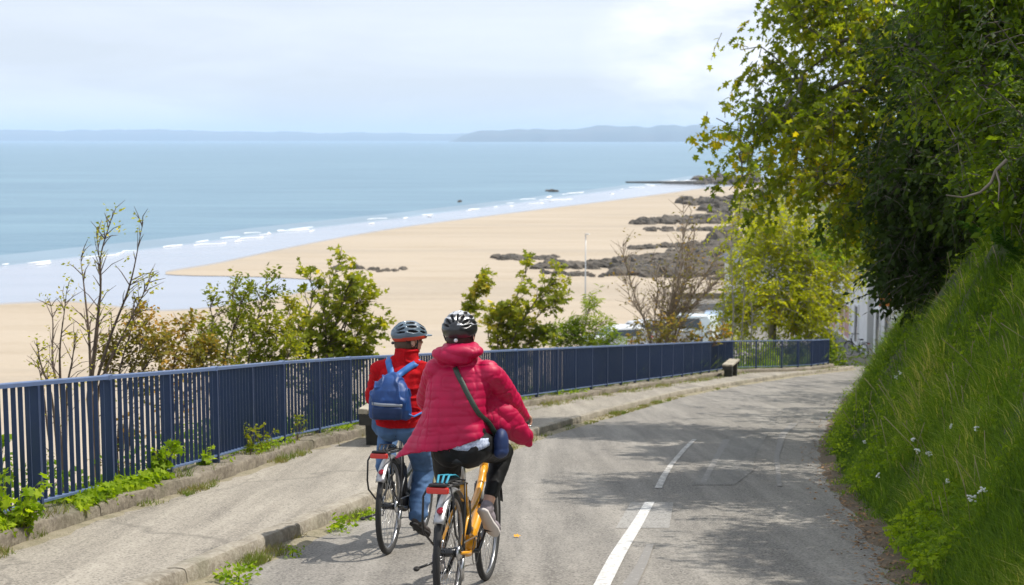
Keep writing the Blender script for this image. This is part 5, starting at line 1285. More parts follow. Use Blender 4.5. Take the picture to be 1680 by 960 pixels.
    for nm, c, a0, a1 in (('mudguard', RA, R(50), R(146)), ('mudguard', FA, R(20), R(150))):
        m = MB(); rings = []
        for a in np.linspace(a0, a1, 22):
            q = .372; ca, sa = math.cos(a), math.sin(a); r_ = []
            for j in range(9):
                t = -1 + j / 4; w_ = .033 * t; dr = -.016 * t * t; r_.append(c + ((q + dr) * ca, w_, (q + dr) * sa))
            for j in range(8, -1, -1):
                t = -1 + j / 4; w_ = .031 * t; dr = -.016 * t * t - .003; r_.append(c + ((q + dr) * ca, w_, (q + dr) * sa))
            rings.append(r_)
        m.loft(rings); mg = m.build(nm, M['silver'] if c is RA else M['black'], b)
        m = MB()
        for s in (-1, 1): m.tube([c + (.36 * math.cos(a1 - .15), s * .034, .36 * math.sin(a1 - .15)), c + (0, s * .05, 0)], .003, 5)
        m.build('stay', M['steel'], mg)
        if c is RA: a = R(152 - 18); m = MB(); m.ell(c + (.378 * math.cos(a), 0, .378 * math.sin(a)), (.008, .021, .024), rot=Matrix.Rotation(-(a - math.pi), 3, 'Y')); m.build('reflector', M['reflector'], mg)
    m = MB()                                          # luggage rack
    for s in (-1, 1):
        m.tube([(.20, s * .05, .72), (.05, s * .065, .742), (-.25, s * .065, .755), (-.31, s * .055, .755)], .006, 6)
        m.tube([(-.29, s * .062, .752), (-.318, s * .085, .70), (-.30, s * .09, .56), (-.26, s * .09, .49), (0, s * .075, .36)], .0065, 6)
        m.tube([(.06, s * .066, .74), (.035, s * .078, .55), (0, s * .075, .36)], .006, 6)
    for x in (-.31, -.20, -.10, 0, .10): m.tube([(x, -.062, .752), (x, .062, .752)], .005, 6)
    m.box((-.1, 0, .762), (.36, .05, .008)); rk = m.build('luggage_rack', M['black'], b)
    m = MB(); m.box((-.335, 0, .735), (.03, .125, .036)); m.build('tail_light', M['light_red'], rk, bevel=.008)
    m = MB(); m.box((-.325, 0, .765), (.05, .10, .012)); m.build('light_bracket', M['black'], rk, bevel=.003)
    m = MB()
    for s in (-1, 0, 1): m.tube([(-.28, s * .025 - .01, .772), (-.15, s * .03 + .01, .80), (0, s * .02, .79), (.12, s * .02, .76)], .007, 6, flat=.5)
    m.build('elastic_strap', M['teal'] if teal else M['black'], rk)
    ang = R(crank_deg); m = MB(); m.torus(BB + (0, -.055, 0), .085, .006, 'y', 32, 6, squash=.4)
    m.cyl(BB + (0, -.08, 0), BB + (0, .08, 0), .015, 10)
    for s, a in ((-1, ang), (1, ang + math.pi)):
        e = BB + (.17 * math.cos(a), s * .085, .17 * math.sin(a)); m.bar(BB + (0, s * .072, 0), e, .012, .026, (0, 1, 0))
    ck = m.build('crank', M['blackpaint'], b)
    for s, a in ((-1, ang), (1, ang + math.pi)):
        e = BB + (.17 * math.cos(a), s * .13, .17 * math.sin(a)); m = MB(); m.box(e, (.095, .09, .018)); m.cyl(e + (0, -s * .05, 0), e, .006, 8); m.build('pedal', M['black'], ck, bevel=.005)
    m = MB(); m.tube([BB + (0, -.055, .085), (.2, -.055, .385), (0, -.055, .385)], .0045, 5); m.tube([BB + (0, -.055, -.085), (.2, -.055, .24), (.04, -.055, .235), (0, -.055, .30)], .0045, 5)
    m.build('chain', M['steel'], b)
    m = MB(); m.cyl((0, -.048, .345), (0, -.064, .345), .045, 16); m.box((.03, -.07, .25), (.03, .02, .12)); m.build('derailleur', M['steel'], b)
    m = MB(); m.tube([(.12, .06, .32), (0, .10, .28), (-.14, .15, .27)], [.009, .008, .008], 8); ks = m.build('kickstand', M['blackpaint'], b)
    m = MB(); m.ell((-.15, .155, .268), (.028, .018, .014)); m.build('foot', M['gum'], ks)
    return b
rx, ry = RG(735, 1008); PK = (rx, ry + .02, 10.6)
r2x, r2y = RG(637, 909); RD = (r2x, r2y, 9.0)
bicycle(BM(*PK), M['yellow'], 'yellow framed bicycle with grey mudguard, ridden by the person in pink', 'bicycles', 42, True)
bicycle(BM(*RD), M['blackpaint'], 'dark grey bicycle with a red tail light, ridden by the person with the blue backpack', 'bicycles', -88)
# a third one leaning at the white house
pb_ = bicycle(Matrix.Translation((16.55, 66.2, float(g0(66.2)) + .02)) @ Matrix.Rotation(R(115), 4, 'Z'), M['blackpaint'], 'small dark bicycle leaning against the far white house wall', 'bicycles', 10)
# ------------------------------------------------------------------ riders
M['skin'] = mat('skin', (.62, .36, .26), .5, noise=(30, .08))
M['puffer'] = mat('pink_puffer_fabric', (.46, .003, .056), .5, spec=.35, noise=(14, .12), bump=(160, .12, .002))
M['fleece'] = mat('red_fleece', (.46, .004, .009), .9, spec=.2, noise=(60, .18), bump=(260, .4, .002))
M['jeans'] = mat('blue_denim', (.075, .155, .30), .85, noise=(9, .28), bump=(220, .3, .002), col2=(.04, .085, .185))
M['leggings'] = mat('black_leggings', (.008, .008, .009), .6, spec=.3)
M['shirt'] = mat('pale_blue_patterned_shirt', (.55, .60, .72), .8, noise=(70, .3), col2=(.22, .28, .45))
M['hair_d'] = mat('dark_hair', (.045, .03, .022), .6, bump=(120, .6, .004))
M['hair_g'] = mat('brown_hair', (.09, .05, .03), .6, bump=(120, .6, .004))
M['pack'] = mat('blue_backpack_fabric', (.006, .050, .20), .5, noise=(7, .3), bump=(200, .3, .001))
M['pack2'] = mat('light_blue_strap', (.04, .16, .46), .55, noise=(14, .2))
M['packdark'] = mat('dark_blue_pocket', (.006, .028, .10), .6)
M['greystripe'] = mat('reflective_grey_stripe', (.30, .33, .38), .45)
M['olive'] = mat('olive_strap', (.035, .055, .04), .5)
M['navybag'] = mat('navy_bag', (.015, .035, .12), .6, noise=(20, .2))
M['shoe_g'] = mat('grey_shoe', (.30, .26, .29), .7, noise=(40, .15))
M['shoe_w'] = mat('shoe_sole', (.62, .58, .56), .7)
M['shoe_d'] = mat('dark_shoe', (.05, .04, .038), .6)
M['shoe_s'] = mat('black_outsole', (.02, .018, .018), .8)
M['hblack'] = mat('black_helmet', (.022, .022, .025), .3, coat=.4)
M['hvent'] = mat('helmet_vent', (.006, .006, .007), .9)
M['hsilver'] = mat('silver_helmet_stripe', (.60, .61, .63), .3, .3)
M['hgrey'] = mat('slate_grey_helmet', (.10, .145, .19), .28, coat=.5)
M['hred'] = mat('orange_red_helmet_rim', (.55, .05, .02), .35)
M['strap'] = mat('chin_strap', (.02, .02, .022), .7)
M['white'] = mat('white_dial', (.75, .75, .76), .4)
M['eye'] = mat('eye', (.05, .035, .03), .2)

def J(x, y, h): return np.array([x, y, h - SLOPE * x])      # joint given as height above the road
def foot_dir(a, toe): d = unit(np.array(toe) - np.array(a)); return d
def hand(mb, g, s):
    """s=+1 left hand, -1 right; closed around a grip lying across the way of travel"""
    g = np.array(g); ax = unit(np.array([-.35, s * 1.0, 0])); f = np.array([1, s * .35, 0]); f = unit(f); u = np.array([0, 0, 1.0])
    def q(a, b, c): return g + f * a + ax * b + u * c
    mb.ell(q(-.028, .0, .030), (.046, .042, .020)); mb.cap(q(-.03, -.018, .026), .020, q(.008, -.022, .032), .016, 10); mb.cap(q(-.03, .018, .026), .020, q(.008, .022, .032), .015, 10)
    for i, (b, k) in enumerate(((-.034, .96), (-.0115, 1.05), (.0115, 1.0), (.034, .84))):
        mb.chain([(q(.008, b, .034), .0100), (q(.036 * k, b, .020), .0092), (q(.040 * k, b, -.008), .0085), (q(.020, b, -.026 * k), .0075)], 8)
    mb.chain([(q(-.030, -.036, .016), .013), (q(-.018, -.054, -.004), .0105), (q(.012, -.052, -.022), .0085)], 8)
    return q(-.055, 0, .032)
def helmet(person, c, yaw, base, top, rim, kind, tilt=0):
    Rm = np.array(Matrix.Rotation(yaw, 3, 'Z') @ Matrix.Rotation(tilt, 3, 'Y')); nu, nv = 96, 44; V = []; ids = []
    rad = (.142, .106, .112)
    def vent(az, el):
        best = 0
        rows = [(0, .30, 62, 11), (26, .22, 50, 9), (-26, .22, 50, 9)]
        x = math.cos(el) * math.cos(az); y = math.cos(el) * math.sin(az); z = math.sin(el)
        # long slots front to back at several side angles, broken along the way
        side = math.degrees(math.atan2(y, max(z, .02))); ln = math.degrees(math.asin(max(-1, min(1, x))))
        for s0, w_ in ((0, 7), (24, 7), (-24, 7), (47, 6.5), (-47, 6.5), (68, 5.5), (-68, 5.5)):
            for l0, hl in ((-48, 17), (-8, 17), (34, 15)):
                sk = s0 + (ln - l0) * .12 * (1 if s0 > 0 else -1 if s0 < 0 else 0)
                d = ((side - sk) / w_) ** 2 + ((ln - l0) / hl) ** 2
                if d < 1: best = max(best, 1 - d)
        if z < .10: best = 0
        return best
    for i in range(nv + 1):
        el = math.pi / 2 - (math.pi / 2 + .46) * i / nv
        for k in range(nu):
            az = 2 * math.pi * k / nu; back = .5 - .5 * math.cos(az)
            lo = -.10 - .34 * back ** 1.5; e = math.pi / 2 - (math.pi / 2 - lo) * i / nv
            v = vent(az, e); rr = 1 - .13 * min(1, v * 2.5)
            ridge = .018 * math.cos(math.radians(7.6) * 0 + 15 * math.atan2(math.cos(e) * math.sin(az), max(math.sin(e), .05))) if e > .2 else 0
            rr += ridge; narrow = 1 - .10 * max(0, -e) / .44
            V.append((rad[0] * math.cos(e) * math.cos(az) * rr * narrow, rad[1] * math.cos(e) * math.sin(az) * rr * narrow, rad[2] * math.sin(e) * rr)); ids.append((v, e, az))
    Fs = []; mi = []
    for i in range(nv):
        for k in range(nu):
            j = (k + 1) % nu; Fs.append((i * nu + k, (i + 1) * nu + k, (i + 1) * nu + j, i * nu + j)); v, e, az = ids[(i + 1) * nu + k]
            back = .5 - .5 * math.cos(az); lo = -.10 - .34 * back ** 1.5
            if v > .12: m_ = 1
            elif kind == 'grey' and e < lo + .22: m_ = 2
            elif kind == 'black' and (e > .95 or (.62 < e < .74) or (.28 < e < .36 and az > math.pi)): m_ = 2
            else: m_ = 0
            mi.append(m_)
    V = np.array(V) @ Rm.T + c
    # inner shell closes the bottom edge
    n0 = len(V); inner = (V[-nu:] - c) * .86 + c; V = np.concatenate([V, inner])
    for k in range(nu): j = (k + 1) % nu; Fs.append((nv * nu + k, n0 + k, n0 + j, nv * nu + j)); mi.append(1)
    o = link_mesh('helmet', V, Fs, [base, M['hvent'], rim if kind == 'grey' else top], person, True, mi)
    def H(x, y, z): return Rm @ np.array([x, y, z]) + c
    if kind == 'grey':
        mb = MB(); rg = []
        for a in np.linspace(-1.0, 1.0, 13):
            e = 1 - (a) ** 2 * .55; rg.append([H(.128 * math.cos(a), .098 * math.sin(a), .02), H((.135 + .05 * e) * math.cos(a * .8), .10 * math.sin(a), .012), H((.135 + .05 * e) * math.cos(a * .8), .10 * math.sin(a), .006), H(.128 * math.cos(a), .098 * math.sin(a), .008)])
        mb.loft(rg); mb.build('visor', base, o)
    mb = MB(); mb.ell(H(-.128, 0, -.058), (.008, .012, .012)); mb.build('dial', M['white'] if kind == 'black' else M['hblack'], o)
    mb = MB()
    for s in (-1, 1):
        mb.tube([H(.03, s * .092, .0), H(.035, s * .080, -.06), H(.045, s * .050, -.125), H(.05, 0, -.145)], .005, 6, flat=.4)
        mb.tube([H(-.06, s * .085, -.03), H(.0, s * .082, -.07), H(.035, s * .072, -.085)], .005, 6, flat=.4)
    mb.build('chin_strap', M['strap'], o)
    return o
def shoe(person, ankle, toe, mt, sole, s):
    """ankle and toe are joints; the sole lies under the line between heel and toe"""
    a = np.array(ankle); t = np.array(toe); d = unit(t - a); up = unit(np.array([0, 0, 1.0]) - d * d[2]); heel = a - up * .075 - d * .035
    ball = heel + d * .20; tip = heel + d * .265; mb = MB()
    dd = unit(tip - heel); sd = unit(np.cross(dd, up)); u2 = np.cross(sd, dd); Rm = np.stack([dd, sd, u2], 1)
    mb.ell(heel + u2 * .032 + d * .03, (.046, .036, .042), rot=Rm); mb.ell(heel + u2 * .03 + d * .10, (.08, .037, .04), rot=Rm); mb.ell(ball + u2 * .022, (.062, .045, .030), rot=Rm); mb.ell(tip + u2 * .018 - d * .02, (.036, .036, .022), rot=Rm)
    mb.cap(a - up * .02, .040, heel + u2 * .05 + d * .05, .040, 12)
    o = mesh_obj('shoe', remesh(mb, .006, 3), mt, person)
    mb = MB(); rg = []
    for x, w_ in ((-.018, .022), (0, .034), (.06, .033), (.12, .036), (.18, .047), (.23, .044), (.262, .026), (.272, .012)):
        p = heel + dd * x; rg.append([p + sd * w_ * i + u2 * z for i, z in ((-1, .006), (-1, -.012), (0, -.014), (1, -.012), (1, .006), (0, .008))])
    mb.loft(rg); mb.build('sole', sole, o)
def person_base(root, c_head, yaw, neck, sh, el, wr, hip, kn, an, toe, chest, pelvis, grips):
    mb = MB(); Rm = np.array(Matrix.Rotation(yaw, 3, 'Z')); H = lambda x, y, z: Rm @ np.array([x, y, z]) + c_head
    mb.ell(H(-.012, 0, .03), (.098, .076, .095), rot=Rm); mb.ell(H(.028, 0, -.045), (.064, .056, .072), rot=Rm); mb.ell(H(.06, 0, -.085), (.028, .026, .02), rot=Rm)
    mb.chain([(H(.082, 0, .012), .009), (H(.104, 0, -.022), .012)], 8); mb.ell(H(.084, 0, -.058), (.012, .024, .007), rot=Rm); mb.ell(H(.083, 0, -.068), (.011, .02, .006), rot=Rm)
    for s in (-1, 1):
        mb.ell(H(-.003, s * .078, -.012), (.019, .009, .031), rot=Rm); mb.ell(H(.062, s * .030, -.03), (.028, .022, .024), rot=Rm); mb.ell(H(.076, s * .03, .024), (.016, .024, .008), rot=Rm)
    mb.chain([(H(-.02, 0, -.05), .058), (neck, .056), (neck * .6 + chest * .4, .075)])
    mb.ell(chest, (.10, .155, .17)); mb.ell((chest + pelvis) / 2, (.095, .135, .16)); mb.ell(pelvis, (.115, .155, .12))
    for i, s in ((0, 1), (1, -1)):
        mb.chain([(neck * .35 + chest * .3 + sh[i] * .35, .06), (sh[i], .056), ((sh[i] + el[i]) / 2, .046), (el[i], .038), ((el[i] + wr[i]) / 2, .035), (wr[i], .026)], 14)
        wq = hand(mb, grips[i], s); mb.cap(wr[i], .026, wq, .026, 12)
        mb.chain([(hip[i], .085), (hip[i] * .5 + kn[i] * .5, .072), (kn[i], .052), (kn[i] * .68 + an[i] * .32, .053), (kn[i] * .25 + an[i] * .75, .038), (an[i], .034)], 14)
        d = unit(toe[i] - an[i]); up = unit(np.array([0, 0, 1.0]) - d * d[2]); mb.chain([(an[i] - up * .035, .032), (an[i] - up * .048 + d * .12, .028), (an[i] - up * .058 + d * .19, .022)], 10)
    o = mesh_obj('body', remesh(mb, .0048, 2), M['skin'], root)
    for s in (-1, 1):
        m = MB(); m.ell(H(.080, s * .030, .004), (.010, .012, .009)); m.build('eye', M['eye'], root)
    return H
def seg_param(V, A, B):
    d = B - A; L_ = np.linalg.norm(d); d = d / L_; s = ((V - A) @ d).clip(0, L_); r = np.linalg.norm(V - A - s[:, None] * d, axis=1); return s, r

# -------- rider in the pink puffer jacket
PKM = UM(*PK)
g_ = [b2u((.785, .275, 1.056)), b2u((.785, -.275, 1.056))]; grips = [J(*g_[0]), J(*g_[1])]
P1 = empty('person'); P1.matrix_world = PKM; tag(P1, 'rider in a bright pink puffer jacket flapping in the wind, black leggings and black helmet', 'person', 'cyclists riding down the hill')
hip = [J(.35, .09, .95), J(.35, -.09, .95)]; kn = [J(.585, .13, .645), J(.77, -.17, .88)]
pr = b2u((.46 + .17 * math.cos(R(42)), -.13, .29 + .17 * math.sin(R(42)))); pl = b2u((.46 - .17 * math.cos(R(42)), .13, .29 - .17 * math.sin(R(42))))
an = [J(pl[0] - .06, .125, pl[2] + .12), J(pr[0] - .10, -.125, pr[2] + .175)]; toe = [J(pl[0] + .09, .14, pl[2] + .035), J(pr[0] + .06, -.16, pr[2] + .02)]
neck = J(.455, .02, 1.47); chest = J(.42, .01, 1.27); pelvis = J(.34, 0, .97); sh = [J(.43, .17, 1.385), J(.43, -.16, 1.385)]
el = [J(.60, .27, 1.20), J(.63, -.238, 1.215)]; wr = [grips[0] + (-.075, 0, .045), grips[1] + (-.075, 0, .045)]
hc = J(.49, .035, 1.600); yaw1 = R(3)
H1 = person_base(P1, hc, yaw1, neck, sh, el, wr, hip, kn, an, toe, chest, pelvis, grips)
helmet(P1, hc + (-.008, 0, .038), yaw1, M['hblack'], M['hsilver'], None, 'black', R(4))
mb = MB(); Rm1 = np.array(Matrix.Rotation(yaw1, 3, 'Z')); mb.ell(H1(-.03, 0, -.005), (.092, .080, .085), rot=Rm1); mesh_obj('hair', remesh(mb, .006, 2, lambda V, N_: V + N_ * (nz(V, 60)[:, None] * .003)), M['hair_d'], P1)
# trousers
def trousers(person, hip, kn, an, pelvis, rs, mt, amp, scl, voxel=.007, cuff=0):
    mb = MB(); mb.ell(pelvis + (0.0, 0, -.005), (rs[0] * 1.22, rs[0] * 1.62, .12)); mb.ell(pelvis + (-.02, .06, -.03), (.115, .105, .11)); mb.ell(pelvis + (-.02, -.06, -.03), (.115, .105, .11)); mb.ell(pelvis + (0, 0, .08), (.115, .15, .08))
    for i in (0, 1): mb.chain([(hip[i], rs[0]), ((hip[i] + kn[i]) / 2, rs[1]), (kn[i], rs[2]), (kn[i] * .68 + an[i] * .32, rs[3]), (kn[i] * .25 + an[i] * .75, rs[4]), (an[i] + unit(kn[i] - an[i]) * .015, rs[5])], 18)
    def f(V, N_):
        w_ = (1 - np.abs(nz(V, scl, 1)) * 2) * amp + nz(V * (1, 1, 2.2), scl * 1.7, 2) * amp * .7
        return V + N_ * w_[:, None]
    return mesh_obj('trousers', remesh(mb, voxel, 3, f), mt, person)
an_l = [an[0] + unit(kn[0] - an[0]) * .05, an[1] + unit(kn[1] - an[1]) * .05]
trousers(P1, hip, kn, an_l, pelvis + (0, 0, -.01), (.098, .086, .064, .062, .050, .043), M['leggings'], .0025, 16)
for i, s in ((0, 1), (1, -1)): shoe(P1, an[i], toe[i], M['shoe_g'], M['shoe_w'] if i else M['shoe_w'], s)
# shirt hem below the jacket
mb = MB(); rg = []
for h_, k in ((1.0, .97), (.975, 1.0), (.95, 1.03), (.932, 1.05)):
    rg.append([J(.340 + .130 * k * math.cos(a), -.035 + .140 * k * math.sin(a), h_ + .012 * math.sin(a * 3) * (k > 1) + (-.015 * math.sin(a) if h_ < 1 else 0)) for a in np.linspace(0, 2 * math.pi, 49)[:-1]])
mb.loft(rg); mb.build('shirt', M['shirt'], P1)
# puffer jacket
Ht = [1.505, 1.47, 1.43, 1.38, 1.28, 1.15, 1.05, .98, .92]
Lw = [.06, .09, .155, .195, .215, .225, .25, .285, .325]; Rw = [.06, .09, .15, .19, .19, .172, .165, .166, .172]
Bw = [.06, .08, .10, .128, .15, .160, .170, .178, .185]; Fw = [.07, .08, .09, .11, .13, .15, .165, .19, .20]
mb = MB(); rg = []
for t in np.linspace(0, 1, 40):
    r = []
    for a in np.linspace(0, 2 * math.pi, 73)[:-1]:
        ca, sa = math.cos(a), math.sin(a)
        hem = .918 + .10 * max(0, -sa) ** .8 - .03 * max(0, sa) ** 2
        h_ = 1.505 + t * (hem - 1.505); hq = 1.505 + t * (.93 - 1.505)
        f = lambda A_: float(np.interp(-hq, [-q for q in Ht], A_))
        wy = f(Lw) if sa > 0 else f(Rw); wx = f(Fw) if ca > 0 else f(Bw)
        e = 2 / 2.35; X_ = wx * math.copysign(abs(ca) ** e, ca); Y_ = wy * math.copysign(abs(sa) ** e, sa)
        tip = math.exp(-((math.degrees(a) - 103) / 17) ** 2) * max(0, t - .55) / .45; Y_ += .055 * tip; h_ -= .035 * tip
        wv = .014 * t * t * math.sin(a * 5 + .6) ; X_ += wv * ca; Y_ += wv * sa
        r.append(J(.365 + (h_ - .95) * .20 + X_, .012 + .01 * t + Y_, h_))
    rg.append(r)
mb.loft(rg)
for i in (0, 1): mb.chain([(sh[i] + (0, (.015, -.015)[i] * -1, .0), .082), (sh[i] * .5 + el[i] * .5 + (0, 0, -.004), .076), (el[i], .069), (el[i] * .5 + wr[i] * .5, .058), (wr[i] + (.0, 0, 0), .044)], 20)
# wind-blown front panel on the right
mb.chain([(J(.48, -.11, 1.22), .075), (J(.55, -.21, 1.13), .070), (J(.60, -.28, 1.06), .060), (J(.625, -.335, .995), .048), (J(.63, -.36, .945), .018)], 18)
mb.chain([(J(.58, -.18, 1.19), .058), (J(.61, -.25, 1.10), .054), (J(.63, -.30, 1.03), .045)], 18)
mb.chain([(J(.46, -.12, 1.12), .07), (J(.53, -.21, 1.055), .062), (J(.60, -.30, .975), .035), (J(.63, -.36, .945), .018)], 18)
mb.chain([(J(.52, -.16, 1.18), .06), (J(.57, -.25, 1.06), .066), (J(.61, -.315, 1.0), .042)], 18)
# hood lying on the collar
mb.ell(J(.375, .055, 1.475), (.085, .125, .052), rot=Matrix.Rotation(R(8), 3, 'X')); mb.ell(J(.36, .02, 1.505), (.06, .10, .040)); mb.ell(J(.40, -.045, 1.505), (.085, .075, .038)); mb.ell(J(.40, .10, 1.47), (.07, .06, .052))
mb.torus(J(.44, .02, 1.525), .078, .026, 'z', 28, 10)
def quilt(V, N_):
    h_ = V[:, 2] + SLOPE * V[:, 0]; q = h_ + .06 * (V[:, 1]) + .022 * nz(V, 4, 4)
    amp = .0034 * (1 + .6 * nz(V, 7, 21)); hood = (h_ > 1.435) & (V[:, 0] < .50) & (np.abs(V[:, 1] - .02) < .19)
    for i in (0, 1):
        s1, r1 = seg_param(V, sh[i], el[i]); s2, r2 = seg_param(V, el[i], wr[i]); L1 = np.linalg.norm(el[i] - sh[i])
        sel = (np.minimum(r1, r2) < .098) & (s1 > .05); q = np.where(sel, np.where(r1 < r2, s1, L1 + s2) + .01 * nz(V, 6, 4), q)
    fl = (V[:, 1] < -.20) & (h_ < 1.14) & (V[:, 0] < .70); q = np.where(fl, (V[:, 1] * .75 + h_ * .66) * 1.0 + .012 * nz(V, 6, 8), q)
    qq = np.abs(np.sin(np.pi * q / .047)) ** .7
    d = amp * (qq - .75); d = np.where(hood, .004 * nz(V, 14, 2), d)
    cr = np.clip(1 - np.abs(nz(V * (1, 1, .6), 16, 3)) * 6, 0, 1) * .0045; br = nz(V * (.7, .7, 1.4), 9, 5) * .009 + nz(V, 4, 6) * .010 - cr
    seam = np.exp(-((V[:, 1] - (.155 + .02)) / .0045) ** 2) * (h_ < 1.36) * (V[:, 0] < .42) * .006
    # hem piping
    return V + N_ * (d + br - seam)[:, None]
mesh_obj('jacket', remesh(mb, .0056, 4, quilt), M['puffer'], P1)
# shoulder bag with its strap
SB = empty('shoulder_bag'); SB.matrix_world = PKM; tag(SB, 'small navy shoulder bag on a long olive strap across the pink jacket', 'bag')
def ribbon3(mb, P, N_, w_, th=.006):
    P = np.array(P, float); T = np.gradient(P, axis=0); rg = []
    for p, t, n in zip(P, T, N_):
        t = unit(t); n = unit(np.array(n)); s_ = unit(np.cross(t, n)); n = np.cross(s_, t)
        rg.append([p + s_ * w_ / 2 * i + n * th / 2 * j for i, j in ((-1, -1), (1, -1), (1, 1), (-1, 1))])
    return mb.loft(rg)
_dg = bpy.context.evaluated_depsgraph_get()
from mathutils.bvhtree import BVHTree
def snap(obj, pts, offn=.006):
    """lay points onto a garment, coming from behind the rider"""
    me = obj.data; bv = BVHTree.FromPolygons([v.co[:] for v in me.vertices], [p.vertices[:] for p in me.polygons]); out = []; nn = []
    for p in pts:
        h = bv.ray_cast(Vector((p[0] - 1.5, p[1], p[2])), Vector((1, 0, 0)))
        q = Vector(p) if h[0] is None else h[0]; n = Vector((-1, 0, 0)) if h[1] is None else (h[1] if h[1].x < 0 else -h[1]); out.append(np.array(q) + np.array(n) * offn); nn.append(np.array(n) * .5 + np.array([-.7, 0, 0]))
    out = np.array(out)
    for _ in range(2): out[1:-1] = out[:-2] * .25 + out[1:-1] * .5 + out[2:] * .25
    return out, nn
jk = [o for o in P1.children if o.name.startswith('jacket')][0]
t = np.linspace(0, 1, 22)[:, None]; line = J(.3, .035, 1.405) * (1 - t) + J(.3, -.178, 1.03) * t + np.array([0, -.012, 0]) * np.sin(np.pi * t)
Pp, Nn_ = snap(jk, line, .008); ends = [Pp[-1] + (.03, -.018, -.04), Pp[-1] + (.05, -.02, -.09)]
mb = MB(); ribbon3(mb, np.concatenate([Pp, ends]), Nn_ + [Nn_[-1]] * 2, .030); mb.build('strap', M['olive'], SB)
mb = MB(); mb.ell(J(.43, -.225, .965), (.075, .045, .085)); mb.ell(J(.43, -.225, .92), (.08, .045, .045)); mesh_obj('pouch', remesh(mb, .006, 3, lambda V, N_: V + N_ * nz(V, 25)[:, None] * .004), M['navybag'], SB)

# -------- rider with the blue backpack
RDM = UM(*RD)
P2 = empty('person'); P2.matrix_world = RDM; tag(P2, 'rider in red fleece and blue jeans with slate grey helmet, head turned right', 'person', 'cyclists riding down the hill')
hip = [J(.35, .09, .93), J(.35, -.10, .93)]; ca = R(-88)
pr = b2u((.46 + .17 * math.cos(ca), -.13, .29 + .17 * math.sin(ca))); pl = b2u((.46 - .17 * math.cos(ca), .13, .29 - .17 * math.sin(ca)))
an = [J(pl[0] - .09, .125, pl[2] + .125), J(pr[0] - .08, -.13, pr[2] + .115)]; toe = [J(pl[0] + .07, .15, pl[2] + .04), J(pr[0] + .08, -.17, pr[2] + .03)]
kn = [J(.73, .17, .87), J(.60, -.135, .575)]
neck = J(.45, -.045, 1.44); chest = J(.42, -.02, 1.23); pelvis = J(.34, -.005, .95); sh = [J(.43, .155, 1.325), J(.43, -.20, 1.325)]
el = [J(.58, .245, 1.12), J(.58, -.27, 1.12)]; wr = [grips[0] + (-.075, 0, .045), grips[1] + (-.075, 0, .045)]
hc = J(.475, -.055, 1.558); yaw2 = R(-52)
H2 = person_base(P2, hc, yaw2, neck, sh, el, wr, hip, kn, an, toe, chest, pelvis, grips)
helmet(P2, hc + (-.0, 0, .036), yaw2, M['hgrey'], None, M['hred'], 'grey', R(5))
mb = MB(); Rm2 = np.array(Matrix.Rotation(yaw2, 3, 'Z')); mb.ell(H2(-.028, 0, -.018), (.088, .081, .082), rot=Rm2); mb.ell(H2(-.05, 0, -.06), (.05, .062, .04), rot=Rm2); mesh_obj('hair', remesh(mb, .006, 2, lambda V, N_: V + N_ * (nz(V, 60)[:, None] * .003)), M['hair_g'], P2)
trousers(P2, hip, kn, [an[0], an[1] + (0, 0, .0)], pelvis + (0, 0, -.005), (.110, .098, .080, .078, .074, .072), M['jeans'], .0065, 12)
for i, s in ((0, 1), (1, -1)): shoe(P2, an[i], toe[i], M['shoe_d'], M['shoe_s'], s)
mb = MB(); mb.ell(chest + (-.005, 0, 0), (.135, .195, .17)); mb.ell(J(.41, -.02, 1.30), (.11, .185, .10)); mb.ell((chest + pelvis) / 2, (.14, .185, .17)); mb.ell(J(.36, -.01, 1.0), (.155, .192, .085)); mb.tube([J(.352, -.008, 1.03), J(.345, -.005, .925)], [.172, .176], 40)
for i in (0, 1): mb.chain([(neck * .4 + chest * .25 + sh[i] * .35, .085), (sh[i], .078), (sh[i] * .5 + el[i] * .5, .068), (el[i], .062), (el[i] * .5 + wr[i] * .5, .052), (wr[i], .040)], 18)
mb.tube([neck + (0, 0, -.08), neck + (-.002, 0, .0), neck + (.0, 0, .055)], [.100, .082, .078], 28)
def folds(V, N_):
    h_ = V[:, 2] + SLOPE * V[:, 0]
    w_ = np.clip(1 - np.abs(nz(V * (1, 1, 1.9), 8, 3)) * 4, 0, 1) * .010 + nz(V * (1, 1, 2.4), 11, 5) * .006 + nz(V, 4.5, 6) * .007
    return V + N_ * (w_)[:, None]
mesh_obj('jacket', remesh(mb, .0062, 5, folds), M['fleece'], P2)
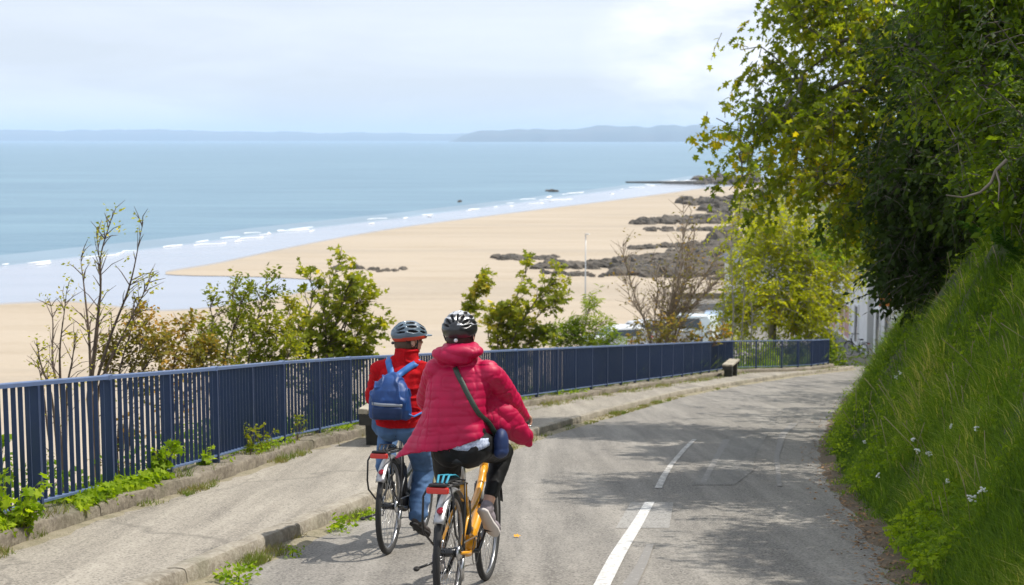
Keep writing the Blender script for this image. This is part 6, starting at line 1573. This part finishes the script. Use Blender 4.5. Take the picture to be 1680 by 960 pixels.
# backpack
BP = empty('backpack'); BP.matrix_world = RDM; tag(BP, 'crumpled blue backpack with light blue straps and a dark front pocket on the red fleece', 'backpack')
mb = MB(); rg = []
for h_, wx, wy, cx in ((.965, .02, .06, .19), (.972, .05, .12, .185), (.99, .085, .148, .175), (1.05, .105, .158, .165), (1.12, .105, .152, .165), (1.19, .09, .138, .175), (1.245, .07, .105, .19), (1.285, .05, .06, .205), (1.305, .03, .035, .215), (1.315, .012, .015, .22)):
    rg.append([J(cx + wx * math.copysign(abs(math.cos(a)) ** .8, math.cos(a)), .015 + wy * math.copysign(abs(math.sin(a)) ** .85, math.sin(a)), h_) for a in np.linspace(0, 2 * math.pi, 49)[:-1]])
mb.loft(rg)
def crump(V, N_):
    w_ = np.clip(1 - np.abs(nz(V * (1, 1.5, .45), 15, 3)) * 4, 0, 1) * .016 * np.clip((V[:, 2] + .05 - 1.03) * 6, 0.15, 1) + nz(V, 9, 5) * .009 + nz(V * (1, 1, .5), 24, 5) * .004
    return V + N_ * w_[:, None]
bag = mesh_obj('bag', remesh(mb, .0055, 4, crump), M['pack'], BP)
mb = MB(); rg = []
for h_, wx, wy in ((.978, .012, .09), (.99, .028, .105), (1.03, .034, .112), (1.065, .030, .112), (1.078, .012, .105)):
    rg.append([J(.078 + .0 + wx * math.cos(a), .018 + wy * math.copysign(abs(math.sin(a)) ** .5, math.sin(a)), h_) for a in np.linspace(0, 2 * math.pi, 41)[:-1]])
mb.loft(rg); mesh_obj('pocket', remesh(mb, .005, 3, lambda V, N_: V + N_ * nz(V, 20)[:, None] * .004), M['packdark'], BP)
t = np.linspace(0, 1, 12)[:, None]; Pp, Nn_ = snap(bag, J(.1, .125, 1.100) * (1 - t) + J(.1, -.095, 1.090) * t, .006)
mb = MB(); ribbon3(mb, Pp, Nn_, .022, .005); mb.build('stripe', M['greystripe'], BP)
jk2 = [o for o in P2.children if o.name.startswith('jacket')][0]
for i, (a_, b_) in enumerate(((J(.2, .03, 1.285), J(.3, .075, 1.385)), (J(.2, -.015, 1.285), J(.3, -.125, 1.375)))):
    t = np.linspace(0, 1, 9)[:, None]; Pp, Nn_ = snap(jk2, a_ * (1 - t) + b_ * t, .010); Pp[0] = a_ * .75 + Pp[0] * .25; Pp[1] = a_ * .3 + Pp[1] * .7
    y_ = Pp[-1][1]; fr = [np.array([Pp[-1][0] + .07, y_, Pp[-1][2] + .018]), np.array([Pp[-1][0] + .16, y_, Pp[-1][2] - .02]), np.array([Pp[-1][0] + .20, y_, Pp[-1][2] - .10])]
    mb = MB(); ribbon3(mb, np.concatenate([Pp, fr]), Nn_ + [np.array([-.3, 0, 1.0]), np.array([.3, 0, 1.0]), np.array([1.0, 0, .3])], .048, .010); mb.build('strap', M['pack2'], BP)
for s in (1, -1):
    mb = MB(); mb.tube([J(.13, .015 + s * .145, 1.02), J(.2, .015 + s * .165, 1.0), J(.30, s * .195, 1.03)], .007, 6); mb.build('webbing', M['pack2'], BP)
